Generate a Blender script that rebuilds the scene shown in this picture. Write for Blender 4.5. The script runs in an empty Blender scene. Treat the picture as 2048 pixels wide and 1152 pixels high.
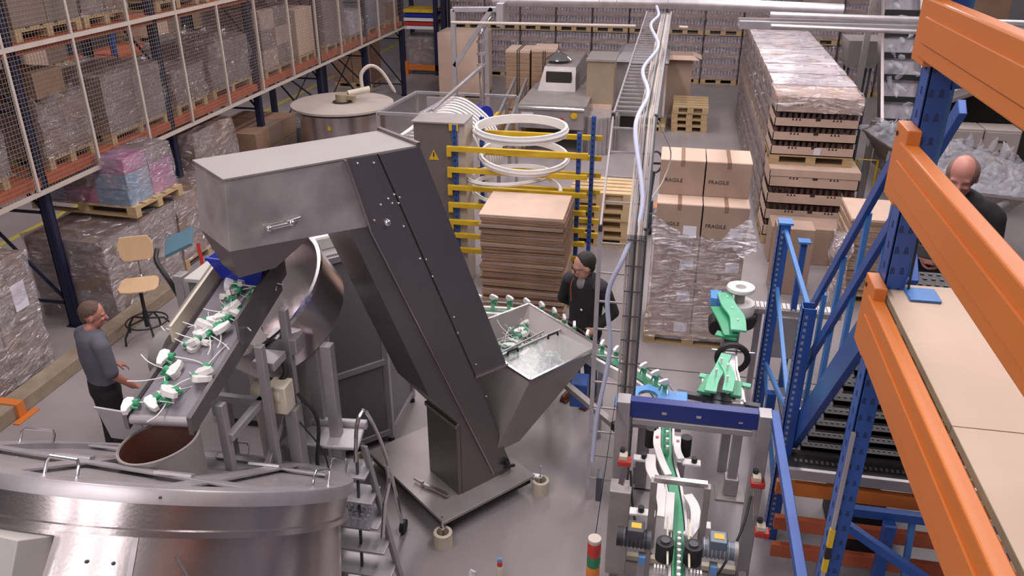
import bpy, math, random
from mathutils import Vector, Matrix
random.seed(7)
SC = bpy.context.scene
COL = SC.collection
R = math.radians
# ------------------------------------------------------------------ camera, light, exposure
cam_d = bpy.data.cameras.new('camera')
cam_d.sensor_width = 36.0
cam_d.lens = 28.88
cam_d.clip_start = 0.05
cam_d.clip_end = 200
camera = bpy.data.objects.new('camera', cam_d)
camera.location = (0, 0, 4.9)
camera.rotation_euler = (R(90 - 25.5), 0, R(11.06))
COL.objects.link(camera)
SC.camera = camera
SC.view_settings.view_transform = 'Standard'
SC.view_settings.look = 'None'
SC.view_settings.gamma = 1.0
SC.view_settings.exposure = 0.0
SC.view_settings.use_curve_mapping = False
world = bpy.data.worlds.new('hall_light')
SC.world = world
world.use_nodes = True
world.node_tree.nodes['Background'].inputs[0].default_value = (0.86, 0.78, 0.80, 1)
world.node_tree.nodes['Background'].inputs[1].default_value = 0.21
def area(x, y, z, sx, sy, power, col=(1.0, 0.92, 0.93), rx=0.0):
    l = bpy.data.lights.new('hall_lamp', 'AREA')
    l.shape = 'RECTANGLE'; l.size = sx; l.size_y = sy; l.energy = power; l.color = col
    o = bpy.data.objects.new('hall_lamp', l); o.location = (x, y, z); o.rotation_euler = (rx, 0, 0); COL.objects.link(o)
# long fluorescent rows under the hall roof, running along the aisles
for ax, ay in ((-3.2, 3.5), (-3.2, 9.5), (-3.2, 16), (1.6, 5.0), (1.6, 11.0), (1.6, 17.5), (-9.6, 9), (-9.6, 17), (6.0, 13)):
    area(ax, ay, 7.6, 0.7, 4.2, 245)
area(2.0, 28.5, 5.8, 3.5, 0.5, 170, rx=R(-35))  # added low lamp, tilted to put streaks on the crate-top film
area(-2.0, -2.5, 7.6, 5.0, 0.7, 220)
for ax in (-0.4, -3.0, -6.2): area(ax, -7.5, 7.6, 0.28, 6.0, 170)

# ------------------------------------------------------------------ materials
MATS = {}
def mat(name, col, rough=0.6, metal=0.0, col2=None, scale=3.0, bump=0.0, bscale=30.0, amount=0.5, stretch=None, spec=0.5, alpha=1.0, trans=0.0, aniso=0.0, detail=4.0):
    if name in MATS: return MATS[name]
    m = bpy.data.materials.new(name); m.use_nodes = True
    nt = m.node_tree; b = nt.nodes['Principled BSDF']
    b.inputs['Base Color'].default_value = (*col, 1)
    b.inputs['Roughness'].default_value = rough
    b.inputs['Metallic'].default_value = metal
    b.inputs['Specular IOR Level'].default_value = spec
    if alpha < 1: b.inputs['Alpha'].default_value = alpha
    if trans: b.inputs['Transmission Weight'].default_value = trans
    if aniso: b.inputs['Anisotropic'].default_value = aniso
    tc = nt.nodes.new('ShaderNodeTexCoord'); mp = nt.nodes.new('ShaderNodeMapping')
    nt.links.new(tc.outputs['Object'], mp.inputs['Vector'])
    if stretch: mp.inputs['Scale'].default_value = stretch
    n = nt.nodes.new('ShaderNodeTexNoise'); n.inputs['Scale'].default_value = scale; n.inputs['Detail'].default_value = detail
    nt.links.new(mp.outputs[0], n.inputs['Vector'])
    c2 = col2 if col2 else tuple(c * 0.86 for c in col)
    r = nt.nodes.new('ShaderNodeValToRGB')
    r.color_ramp.elements[0].position = 0.5 - 0.22 / max(amount, 0.05) * 0.5
    r.color_ramp.elements[1].position = 0.5 + 0.22 / max(amount, 0.05) * 0.5
    r.color_ramp.elements[0].color = (*c2, 1); r.color_ramp.elements[1].color = (*col, 1)
    nt.links.new(n.outputs['Fac'], r.inputs[0]); nt.links.new(r.outputs[0], b.inputs['Base Color'])
    if bump:
        n2 = nt.nodes.new('ShaderNodeTexNoise'); n2.inputs['Scale'].default_value = bscale
        nt.links.new(mp.outputs[0], n2.inputs['Vector'])
        bp = nt.nodes.new('ShaderNodeBump'); bp.inputs['Strength'].default_value = bump; bp.inputs['Distance'].default_value = 0.02
        nt.links.new(n2.outputs['Fac'], bp.inputs['Height']); nt.links.new(bp.outputs[0], b.inputs['Normal'])
    MATS[name] = m
    return m
def film_mat():
    m = bpy.data.materials.new('stretch_film'); m.use_nodes = True
    nt = m.node_tree; nt.nodes.clear()
    out = nt.nodes.new('ShaderNodeOutputMaterial')
    tr = nt.nodes.new('ShaderNodeBsdfTransparent'); tr.inputs[0].default_value = (0.96, 0.95, 0.97, 1)
    gl = nt.nodes.new('ShaderNodeBsdfGlossy'); gl.inputs['Roughness'].default_value = 0.10; gl.inputs[0].default_value = (1, .98, 1, 1)
    df = nt.nodes.new('ShaderNodeBsdfDiffuse'); df.inputs[0].default_value = (0.50, 0.45, 0.47, 1)
    tc = nt.nodes.new('ShaderNodeTexCoord')
    mp = nt.nodes.new('ShaderNodeMapping'); mp.inputs['Scale'].default_value = (1.4, 1.4, 4.0); mp.inputs['Rotation'].default_value = (0.25, 0.2, 0)
    nt.links.new(tc.outputs['Object'], mp.inputs[0])
    ns = nt.nodes.new('ShaderNodeTexNoise'); ns.inputs['Scale'].default_value = 3.2; ns.inputs['Detail'].default_value = 6; ns.inputs['Distortion'].default_value = 1.2
    nt.links.new(mp.outputs[0], ns.inputs['Vector'])
    bp = nt.nodes.new('ShaderNodeBump'); bp.inputs['Strength'].default_value = 1.0; bp.inputs['Distance'].default_value = 0.14
    nt.links.new(ns.outputs['Fac'], bp.inputs['Height']); nt.links.new(bp.outputs[0], gl.inputs['Normal'])
    rp = nt.nodes.new('ShaderNodeValToRGB'); rp.color_ramp.elements[0].position = 0.42; rp.color_ramp.elements[1].position = 0.72
    rp.color_ramp.elements[0].color = (0.03, 0.03, 0.03, 1); rp.color_ramp.elements[1].color = (0.36, 0.36, 0.36, 1)
    nt.links.new(ns.outputs['Fac'], rp.inputs[0])
    a = nt.nodes.new('ShaderNodeMixShader'); nt.links.new(rp.outputs[0], a.inputs[0]); nt.links.new(tr.outputs[0], a.inputs[1]); nt.links.new(df.outputs[0], a.inputs[2])
    b = nt.nodes.new('ShaderNodeMixShader'); b.inputs[0].default_value = 0.26; nt.links.new(a.outputs[0], b.inputs[1]); nt.links.new(gl.outputs[0], b.inputs[2])
    nt.links.new(b.outputs[0], out.inputs[0])
    return m
M_film = film_mat()
M_conc = mat('concrete_floor', (0.315, 0.28, 0.29), 0.42, 0, (0.235, 0.207, 0.215), 0.9, 0.05, 40, 0.45, detail=8)
M_wall = mat('wall_paint', (0.42, 0.40, 0.42), 0.8)
M_ss = mat('stainless_steel', (0.50, 0.46, 0.47), 0.34, 0.85, (0.42, 0.385, 0.395), 2.2, 0.03, 60, 0.5)
M_ssd = mat('stainless_steel_dark', (0.235, 0.21, 0.215), 0.36, 0.8, (0.20, 0.178, 0.182), 1.6, 0.02, 60, 0.5)
M_ssb = mat('brushed_steel', (0.58, 0.52, 0.52), 0.22, 0.95, (0.54, 0.49, 0.50), 2.0, 0.02, 60, 0.5, aniso=0.4)
M_sst = mat('dusty_steel', (0.36, 0.325, 0.32), 0.5, 0.4, (0.29, 0.26, 0.255), 3.0, 0.02, 60, 0.5)
M_sslt = mat('galvanised_steel', (0.56, 0.53, 0.55), 0.4, 0.7, (0.44, 0.41, 0.43), 6)
M_chrome = mat('polished_steel', (0.8, 0.78, 0.8), 0.14, 1.0)
M_alu = mat('aluminium_profile', (0.40, 0.375, 0.39), 0.45, 0.55, (0.34, 0.315, 0.33), 4)
M_panel = mat('grey_panel', (0.165, 0.155, 0.17), 0.5, 0.1, (0.145, 0.136, 0.15), 1.4)
M_clear = mat('clear_panel', (0.40, 0.365, 0.375), 0.25, 0.0, alpha=0.78)
M_card = mat('cardboard', (0.39, 0.275, 0.215), 0.85, 0, (0.355, 0.245, 0.19), 5, 0.03, 50, 0.5)
M_cardd2 = mat('cardboard_rack_shade', (0.24, 0.17, 0.135), 0.7, 0, (0.19, 0.13, 0.10), 3, 0.03, 50)  # darker copy of the cardboard, with the racks' shade painted in
M_cardl = mat('cardboard_light', (0.58, 0.42, 0.335), 0.85, 0, (0.53, 0.38, 0.30), 5, 0.03, 50, 0.5)
M_carde = mat('cardboard_edges', (0.40, 0.255, 0.17), 0.9, 0, (0.21, 0.125, 0.08), 3.0, 0.1, 60, 0.6, stretch=(0.5, 0.5, 26))
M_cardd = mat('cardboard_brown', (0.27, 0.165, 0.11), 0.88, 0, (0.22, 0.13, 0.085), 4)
M_wood = mat('pallet_wood', (0.50, 0.36, 0.20), 0.8, 0, (0.36, 0.25, 0.13), 4, 0.05, 40, 0.5, stretch=(1, 6, 6))
M_ply = mat('plywood', (0.56, 0.42, 0.33), 0.7, 0, (0.48, 0.35, 0.27), 1.2, 0.02, 40, 0.5, stretch=(1, 3, 1))
M_plye = mat('plywood_edge', (0.22, 0.19, 0.12), 0.8, 0, (0.16, 0.14, 0.09), 8)
M_birch = mat('birch_seat', (0.66, 0.45, 0.27), 0.45, 0, (0.60, 0.40, 0.23), 3, stretch=(1, 8, 1))
M_orange = mat('orange_paint', (0.60, 0.18, 0.035), 0.42, 0, (0.56, 0.155, 0.028), 2.5)
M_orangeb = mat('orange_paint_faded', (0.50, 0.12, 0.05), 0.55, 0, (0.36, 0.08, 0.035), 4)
M_blue = mat('blue_paint', (0.028, 0.095, 0.36), 0.38, 0.1, (0.022, 0.07, 0.28), 3)
M_bluel = mat('blue_paint_light', (0.06, 0.20, 0.50), 0.4, 0.1, (0.045, 0.16, 0.42), 3)
M_navy = mat('navy_paint', (0.012, 0.014, 0.05), 0.45, 0.1, (0.008, 0.01, 0.03), 3)
M_beige = mat('beige_rail_paint', (0.50, 0.43, 0.38), 0.5)
M_mesh = mat('mesh_wire', (0.24, 0.20, 0.18), 0.5, 0.2)
M_yellow = mat('yellow_paint', (0.66, 0.43, 0.02), 0.45, 0, (0.55, 0.34, 0.015), 5)
M_white = mat('white_plastic', (0.78, 0.75, 0.74), 0.35, 0, (0.70, 0.67, 0.66), 4)
M_cream = mat('cream_plastic', (0.62, 0.56, 0.45), 0.5, 0, (0.50, 0.44, 0.34), 5)
M_green = mat('green_plastic', (0.05, 0.34, 0.17), 0.4, 0, (0.04, 0.27, 0.13), 6)
M_greenl = mat('green_plastic_light', (0.16, 0.52, 0.33), 0.42, 0, (0.12, 0.45, 0.27), 6)
M_azure = mat('azure_plastic', (0.12, 0.32, 0.68), 0.42, 0, (0.09, 0.27, 0.60), 5)
M_black = mat('black_rubber', (0.015, 0.014, 0.016), 0.55)
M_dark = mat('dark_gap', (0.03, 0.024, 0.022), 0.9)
M_dgrey = mat('dark_grey_enamel', (0.07, 0.075, 0.085), 0.45, 0.2)
M_belt = mat('belt_grey', (0.22, 0.20, 0.225), 0.55, 0, (0.18, 0.165, 0.185), 2)
M_copper = mat('reddish_lining', (0.20, 0.065, 0.04), 0.45, 0.1, (0.07, 0.045, 0.035), 2.2, 0.05, 40, 0.45)
M_chute = mat('royal_blue_plastic', (0.012, 0.03, 0.38), 0.4, 0, (0.01, 0.022, 0.28), 4)
M_hose = mat('pale_hose', (0.50, 0.52, 0.66), 0.35, 0, (0.44, 0.46, 0.60), 8)
M_red = mat('red_plastic', (0.50, 0.035, 0.025), 0.35)
M_amber = mat('amber_plastic', (0.68, 0.20, 0.03), 0.35)
M_lampg = mat('green_lens', (0.02, 0.20, 0.09), 0.3)
M_skin = mat('skin', (0.52, 0.27, 0.20), 0.55, 0, (0.46, 0.22, 0.16), 9)
M_skinr = mat('skin_ruddy', (0.46, 0.20, 0.155), 0.55, 0, (0.40, 0.16, 0.12), 9)
M_hairb = mat('brown_hair', (0.115, 0.065, 0.045), 0.75, 0, (0.07, 0.04, 0.03), 40, 0.3, 120)
M_haird = mat('dark_hair', (0.022, 0.014, 0.012), 0.6, 0, (0.012, 0.008, 0.008), 40, 0.3, 120)
M_tee = mat('grey_cotton', (0.10, 0.095, 0.125), 0.9, 0, (0.10, 0.096, 0.12), 6, 0.1, 25)
M_cloth = mat('black_cloth', (0.014, 0.012, 0.015), 0.9, 0, (0.009, 0.008, 0.01), 6, 0.1, 25)
M_clothg = mat('charcoal_cloth', (0.045, 0.04, 0.048), 0.9, 0, (0.03, 0.027, 0.032), 6, 0.1, 25)
M_jean = mat('blue_denim', (0.045, 0.07, 0.14), 0.9, 0, (0.03, 0.05, 0.10), 12, 0.1, 60)
M_shoe = mat('brown_leather', (0.14, 0.045, 0.02), 0.35)
M_glass = mat('bottle_plastic', (0.55, 0.55, 0.60), 0.06, 0.0, alpha=0.28)
M_paper = mat('paper_label', (0.72, 0.70, 0.76), 0.7)
M_ink = mat('black_ink', (0.035, 0.022, 0.02), 0.8)
M_pink = mat('magenta_print', (0.42, 0.07, 0.22), 0.6, 0, (0.30, 0.16, 0.32), 2.5, amount=0.8)
M_teal = mat('teal_print', (0.10, 0.26, 0.40), 0.6, 0, (0.34, 0.30, 0.38), 2.2, amount=0.9)
M_tray = mat('tray_steel', (0.60, 0.57, 0.60), 0.45, 0.5)
M_grate = mat('grating_dark', (0.05, 0.045, 0.05), 0.6, 0.3)
M_line = mat('yellow_floor_line', (0.45, 0.38, 0.06), 0.7)
M_off = mat('offwhite_enamel', (0.48, 0.46, 0.43), 0.5)
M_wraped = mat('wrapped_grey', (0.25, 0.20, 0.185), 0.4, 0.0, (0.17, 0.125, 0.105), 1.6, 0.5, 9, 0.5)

# ------------------------------------------------------------------ mesh builder
def basis(d, up=(0, 0, 1)):
    z = Vector(d).normalized(); u = Vector(up)
    if abs(z.dot(u)) > 0.995: u = Vector((1, 0, 0)) if abs(z.x) < 0.9 else Vector((0, 1, 0))
    x = u.cross(z).normalized(); y = z.cross(x)
    return x, y, z
class MB:
    def __init__(self, M=None):
        self.v = []; self.f = []; self.s = []; self.M = M
    def add(self, vs, fs, smooth=False):
        n = len(self.v)
        if self.M is not None: vs = [self.M @ Vector(p) for p in vs]
        self.v += [tuple(p) for p in vs]
        self.f += [tuple(i + n for i in f) for f in fs]; self.s += [smooth] * len(fs)
        return self
    def hexa(self, p):
        return self.add(p, [(3, 2, 1, 0), (4, 5, 6, 7), (0, 1, 5, 4), (1, 2, 6, 5), (2, 3, 7, 6), (3, 0, 4, 7)])
    def mm(self, a, b):
        x0, y0, z0 = a; x1, y1, z1 = b
        return self.hexa([(x0, y0, z0), (x1, y0, z0), (x1, y1, z0), (x0, y1, z0), (x0, y0, z1), (x1, y0, z1), (x1, y1, z1), (x0, y1, z1)])
    def box(self, c, s, rz=0.0):
        hx, hy, hz = s[0] / 2, s[1] / 2, s[2] / 2; ca, sa = math.cos(rz), math.sin(rz)
        return self.hexa([(c[0] + x * ca - y * sa, c[1] + x * sa + y * ca, c[2] + z) for z in (-hz, hz) for x, y in ((-hx, -hy), (hx, -hy), (hx, hy), (-hx, hy))])
    def bar(self, p, q, w, h, up=(0, 0, 1)):
        x, y, z = basis(Vector(q) - Vector(p), up); p = Vector(p); q = Vector(q)
        o = [x * (a * w / 2) + y * (b * h / 2) for a, b in ((-1, -1), (1, -1), (1, 1), (-1, 1))]
        return self.hexa([p + k for k in o] + [q + k for k in o])
    def tube(self, pts, r, seg=8, closed=False, caps=True):
        pts = [Vector(p) for p in pts]; n = len(pts); vs = []; fs = []
        rr = r if isinstance(r, (list, tuple)) else [r] * n
        px = None
        for i, p in enumerate(pts):
            a = pts[i - 1] if (i > 0 or closed) else p; b = pts[(i + 1) % n] if (i < n - 1 or closed) else p
            d = (b - a)
            if d.length < 1e-7: d = Vector((0, 0, 1))
            d.normalize()
            if px is None: x, y, _ = basis(d)
            else:
                x = px - d * px.dot(d)
                if x.length < 1e-4: x, y, _ = basis(d)
                x.normalize(); y = d.cross(x)
            px = x
            for k in range(seg):
                t = 2 * math.pi * k / seg
                vs.append(p + (x * math.cos(t) + y * math.sin(t)) * rr[i])
        m = n if closed else n - 1
        for i in range(m):
            j = (i + 1) % n
            for k in range(seg):
                l = (k + 1) % seg
                fs.append((i * seg + k, i * seg + l, j * seg + l, j * seg + k))
        if caps and not closed:
            fs.append(tuple(reversed(range(seg)))); fs.append(tuple((n - 1) * seg + k for k in range(seg)))
        return self.add(vs, fs, True)
    def cone(self, p, q, r1, r2=None, seg=16):
        return self.tube([p, q], [r1, r1 if r2 is None else r2], seg)
    def lathe(self, prof, c=(0, 0, 0), seg=32, T=None, a0=0.0, a1=2 * math.pi, cap=False):
        full = abs(a1 - a0 - 2 * math.pi) < 1e-6; n = seg if full else seg + 1
        vs = []; fs = []; m = len(prof)
        for i in range(n):
            t = a0 + (a1 - a0) * i / seg
            for r, z in prof:
                p = Vector((r * math.cos(t), r * math.sin(t), z))
                vs.append((T @ p if T is not None else p) + Vector(c))
        for i in range(seg):
            j = (i + 1) % n
            for k in range(m - 1):
                fs.append((i * m + k, j * m + k, j * m + k + 1, i * m + k + 1))
        return self.add(vs, fs, True)
    def disc(self, c, r, t, seg=32, T=None):
        return self.lathe([(0.0001, -t / 2), (r, -t / 2), (r, t / 2), (0.0001, t / 2)], c, seg, T)
    def prism(self, poly, o, x, y, d):
        """poly in the plane spanned by x,y from o, extruded by vector d"""
        o = Vector(o); x = Vector(x); y = Vector(y); d = Vector(d); n = len(poly)
        a = [o + x * p[0] + y * p[1] for p in poly]
        return self.add(a + [p + d for p in a], [tuple(reversed(range(n))), tuple(range(n, 2 * n))] + [(i, (i + 1) % n, n + (i + 1) % n, n + i) for i in range(n)])
    def sphere(self, c, r, s=(1, 1, 1), seg=16, rings=10, T=None):
        vs = []; fs = []
        for i in range(rings + 1):
            a = math.pi * i / rings
            for k in range(seg):
                t = 2 * math.pi * k / seg
                p = Vector((r * s[0] * math.sin(a) * math.cos(t), r * s[1] * math.sin(a) * math.sin(t), r * s[2] * math.cos(a)))
                vs.append((T @ p if T is not None else p) + Vector(c))
        for i in range(rings):
            for k in range(seg):
                l = (k + 1) % seg
                fs.append((i * seg + k, (i + 1) * seg + k, (i + 1) * seg + l, i * seg + l))
        return self.add(vs, fs, True)
    def sheet(self, quad, t):
        """a plate of thickness t whose top is the given polygon"""
        q = [Vector(p) for p in quad]; n = (q[1] - q[0]).cross(q[2] - q[1]).normalized() * t; k = len(q)
        return self.add([p - n for p in q] + q, [tuple(reversed(range(k))), tuple(range(k, 2 * k))] + [(i, (i + 1) % k, k + (i + 1) % k, k + i) for i in range(k)])
    def mesh(self, name, m):
        me = bpy.data.meshes.new(name); me.from_pydata(self.v, [], self.f); me.materials.append(m)
        me.polygons.foreach_set('use_smooth', self.s)
        if any(self.s): me.set_sharp_from_angle(angle=R(38))
        me.update()
        return me
    def build(self, name, m, parent=None, bevel=0.0, label=None):
        o = bpy.data.objects.new(name, self.mesh(name, m)); COL.objects.link(o)
        if parent is not None: o.parent = parent
        if bevel:
            b = o.modifiers.new('bevel', 'BEVEL'); b.width = bevel; b.segments = 2; b.limit_method = 'ANGLE'; b.angle_limit = R(40)
        if label: o['label'] = label
        return o
def tag(o, label, cat, group=None, kind=None):
    o['label'] = label; o['category'] = cat
    if group: o['group'] = group
    if kind: o['kind'] = kind
    return o
def struct(o):
    o['kind'] = 'structure'; return o
def thing(name, label, cat, loc=(0, 0, 0), rz=0.0, group=None):
    o = bpy.data.objects.new(name, None); o.empty_display_size = 0.1; COL.objects.link(o)
    o.location = loc; o.rotation_euler = (0, 0, rz)
    return tag(o, label, cat, group)
def W(root):
    """builder that takes world coordinates for parts of root"""
    return MB((Matrix.Translation(root.location) @ root.rotation_euler.to_matrix().to_4x4()).inverted())
KIDS = {}
def copy_tree(o, parent=None, loc=None, rot=None, label=None, group=None):
    c = o.copy(); COL.objects.link(c)
    if parent is not None: c.parent = parent
    if loc is not None: c.location = loc
    if rot is not None: c.rotation_euler = rot
    if label: c['label'] = label
    if group: c['group'] = group
    for ch in list(o.children): copy_tree(ch, c)
    return c
def placer(proto):
    """first call moves the prototype, later calls copy it"""
    st = {'n': 0}
    def put(loc, rot=(0, 0, 0), label=None, group=None):
        if st['n'] == 0:
            st['n'] = 1; o = proto; o.location = loc; o.rotation_euler = rot
            if label: o['label'] = label
            if group: o['group'] = group
            return o
        return copy_tree(proto, None, loc, rot, label, group)
    return put
def circ(c, r, n, T=None, a0=0, a1=2 * math.pi):
    out = []
    for i in range(n):
        t = a0 + (a1 - a0) * i / (n if abs(a1 - a0 - 2 * math.pi) < 1e-6 else n - 1)
        p = Vector((r * math.cos(t), r * math.sin(t), 0)); out.append((T @ p if T else p) + Vector(c))
    return out
def arc3(pts, n=6):
    """smooth path through points (Catmull-Rom)"""
    P = [Vector(p) for p in pts]; P = [P[0] * 2 - P[1]] + P + [P[-1] * 2 - P[-2]]; out = []
    for i in range(1, len(P) - 2):
        for k in range(n):
            t = k / n; a, b, c, d = P[i - 1], P[i], P[i + 1], P[i + 2]
            out.append(0.5 * ((2 * b) + (c - a) * t + (2 * a - 5 * b + 4 * c - d) * t * t + (3 * b - a - 3 * c + d) * t ** 3))
    out.append(P[-2]); return out
M_ftop = mat('film_sheen_over_lids', (0.74, 0.68, 0.73), 0.14, 0, (0.62, 0.55, 0.56), 3, 0.3, 7, stretch=(.3, 1, 1))  # bright reflections on the top film, painted in as whitish colour
M_lidc = mat('hopper_lid_clear', (0.55, 0.55, 0.56), 0.15, 0.0, alpha=0.25)
def text_mesh(name, s, size, m, parent, loc, rot, depth=0.002, label=None):
    cu = bpy.data.curves.new(name, 'FONT'); cu.body = s; cu.size = size; cu.extrude = depth; cu.align_x = 'CENTER'; cu.align_y = 'CENTER'
    cu.materials.append(m); o = bpy.data.objects.new(name, cu); COL.objects.link(o)
    bpy.context.view_layer.update(); me = bpy.data.meshes.new_from_object(o.evaluated_get(bpy.context.evaluated_depsgraph_get())); bpy.data.objects.remove(o)
    o = bpy.data.objects.new(name, me); COL.objects.link(o); o.parent = parent; o.location = loc; o.rotation_euler = rot
    if label: o['label'] = label
    return o
# ------------------------------------------------------------------ the hall
b = MB(); b.mm((-22, -13, -0.2), (12, 32, 0)); struct(b.build('floor', M_conc))
b = MB(); b.mm((-22, 31.0, 0), (12, 31.3, 9)); struct(b.build('wall_back', M_wall))
b = MB(); b.mm((-22, -12.7, 0), (-21.7, 31, 9)); struct(b.build('wall_left', M_wall))
b = MB(); b.mm((11.7, -12.7, 0), (12, 31, 9)); struct(b.build('wall_right', M_wall))
b = MB(); b.mm((-22, -13, 0), (12, -12.7, 9)); struct(b.build('wall_front', M_wall))
# floor joints
b = MB(); b.mm((-2.2, 8.28, 0), (9, 8.295, 0.0015)); b.mm((-6.2, 5.0, 0), (-6.19, 5.02, 0.0015)); struct(b.build('trim_1', M_dark))
b = MB(); b.mm((-10.15, 4, 0), (-10.03, 30, 0.002)); tag(b.build('floor_line', M_line), 'yellow painted line along the aisle behind the left rack', 'floor marking')
b = MB(); b.mm((-8.62, 14.5, 0), (-8.52, 24, 0.002)); tag(b.build('floor_line', M_line), 'faint yellow painted line at the back end of the left rack', 'floor marking')

# ------------------------------------------------------------------ pallets and cartons
def pallet_mb(b, w=1.2, d=0.8, ox=0, oy=0, oz=0, rz=0):
    """euro pallet, w along x, d along y, decks running along x"""
    M0 = b.M; T = Matrix.Translation((ox, oy, oz)) @ Matrix.Rotation(rz, 4, 'Z'); b.M = (M0 @ T) if M0 is not None else T
    n = 5; bw = d * 0.155
    for i in range(n):
        y = -d / 2 + bw / 2 + (d - bw) * i / (n - 1); b.box((0, y, 0.133), (w, bw, 0.022))
    for x in (-w / 2 + 0.07, 0, w / 2 - 0.07):
        b.box((x, 0, 0.111), (0.14, d, 0.022))
        for y in (-d / 2 + 0.05, 0, d / 2 - 0.05): b.box((x, y, 0.061), (0.14, 0.1, 0.078))
    for y in (-d / 2 + 0.05, 0, d / 2 - 0.05): b.box((0, y, 0.011), (w, 0.1, 0.022))
    b.M = M0
    return b
def crumple(b, lo, hi, amp=0.03, n=7, top_amp=None, seed=0):
    """a closed, slightly irregular wrapped shell around a load"""
    rnd = random.Random(seed); x0, y0, z0 = lo; x1, y1, z1 = hi; top_amp = amp if top_amp is None else top_amp
    idx = {}; vs = []; fs = []
    def vid(i, j, k):
        key = (i, j, k)
        if key not in idx:
            idx[key] = len(vs); e = amp if k < n else top_amp
            x = x0 + (x1 - x0) * i / n + rnd.uniform(-amp, amp); y = y0 + (y1 - y0) * j / n + rnd.uniform(-amp, amp)
            z = z0 + (z1 - z0) * k / n + (rnd.uniform(-e, e) if k > 0 else 0)
            vs.append((x, y, z))
        return idx[key]
    for i in range(n):
        for k in range(n):
            fs.append((vid(i, 0, k), vid(i + 1, 0, k), vid(i + 1, 0, k + 1), vid(i, 0, k + 1)))
            fs.append((vid(i + 1, n, k), vid(i, n, k), vid(i, n, k + 1), vid(i + 1, n, k + 1)))
            fs.append((vid(0, i + 1, k), vid(0, i, k), vid(0, i, k + 1), vid(0, i + 1, k + 1)))
            fs.append((vid(n, i, k), vid(n, i + 1, k), vid(n, i + 1, k + 1), vid(n, i, k + 1)))
            fs.append((vid(i, k, n), vid(i + 1, k, n), vid(i + 1, k + 1, n), vid(i, k + 1, n)))
    b.add(vs, fs, True); return b
def load(label, loc, w, d, h, nx=2, ny=2, nz=3, rz=0, mats=None, film=True, seed=0, group=None, pal=True, amp=0.02, top=0.03, papers=0, name='wrapped_load', cat='pallet load', pw=None, pd=None):
    """cartons on a pallet under stretch film; w along x, d along y"""
    t = thing(name, label, cat, loc, rz, group); rnd = random.Random(seed); z = 0
    if pal:
        pallet_mb(MB(), pw or w, pd or d).build('pallet', M_wood, t); z = 0.145
    mats = mats or [M_card]
    cw, cd, ch = w / nx, d / ny, h / nz
    for k in range(nz):
        for i in range(nx):
            for j in range(ny):
                if 0 < i < nx - 1 and 0 < j < ny - 1 and k < nz - 1: continue
                c = MB(); jx, jy = rnd.uniform(-.006, .006), rnd.uniform(-.006, .006)
                cx, cy = -w / 2 + cw * (i + .5) + jx, -d / 2 + cd * (j + .5) + jy
                c.box((cx, cy, z + ch * (k + .5)), (cw - .012, cd - .012, ch - .006), rnd.uniform(-.01, .01))
                c.build('carton', mats[(k * 3 + i + j) % len(mats)], t, 0.004)
    if film:
        f = MB(); crumple(f, (-w / 2 - .02, -d / 2 - .02, z - .02), (w / 2 + .02, d / 2 + .02, z + h + .015), amp, 7, top, seed)
        f.build('stretch_film', M_film, t)
    for q in range(papers):
        p = MB(); p.box((w / 2 + .045, -d / 4 + q * d / 2, z + h * .55), (.003, .21, .3)); p.build('paper_label', M_paper, t)
    return t

# ------------------------------------------------------------------ left pallet rack with mesh panels
rk = thing('pallet_rack', 'long pallet rack on the left with navy posts, orange beams and wire mesh sides', 'pallet rack', (-7.13, 5.3, 0))
PY = [5.27, 7.97, 10.67, 13.37, 16.07, 18.77, 21.47]
def post(b, x, y, h, w=0.10, d=0.09):
    b.mm((x - d, y - w / 2, 0), (x - d + .012, y + w / 2, h)); b.mm((x - d, y - w / 2, 0), (x, y - w / 2 + .012, h)); b.mm((x - d, y + w / 2 - .012, 0), (x, y + w / 2, h))
    b.mm((x - .012, y - w / 2 + .02, 0), (x, y + w / 2 - .02, h)); b.box((x - d / 2, y, .006), (d + .06, w + .06, .012))
for i, y in enumerate(PY):
    for x in (-7.13, -8.22):
        b = W(rk); post(b, x, y, 5.3, 0.11, 0.1); b.build('upright', M_navy, rk)
    b = W(rk)
    for k in range(4):
        z = 0.3 + k * 1.2; b.bar((-7.2, y, z), (-8.2, y, z), .03, .03); b.bar((-7.2, y, z), (-8.2, y, z + 1.2), .03, .03)
    b.build('frame_brace', M_navy, rk)
for i in range(6):
    y0, y1 = PY[i] + .055, PY[i + 1] - .055
    for z in (1.84, 3.31):
        for x in (-7.12, -8.17):
            b = W(rk); b.mm((x - .05, y0, z), (x, y1, z + .11)); b.build('beam', M_orangeb, rk)
    for z in (1.95, 3.42): b = W(rk); b.mm((-8.16, y0, z), (-7.14, y1, z + .004)); b.build('deck_sheet', M_orangeb, rk)
# X bracing of the far rear bays
for i in (4, 5):
    b = W(rk); b.bar((-8.25, PY[i], .25), (-8.25, PY[i + 1], 1.75), .012, .04); b.bar((-8.26, PY[i], 1.75), (-8.26, PY[i + 1], .25), .012, .04); b.build('cross_brace', M_navy, rk)
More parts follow.
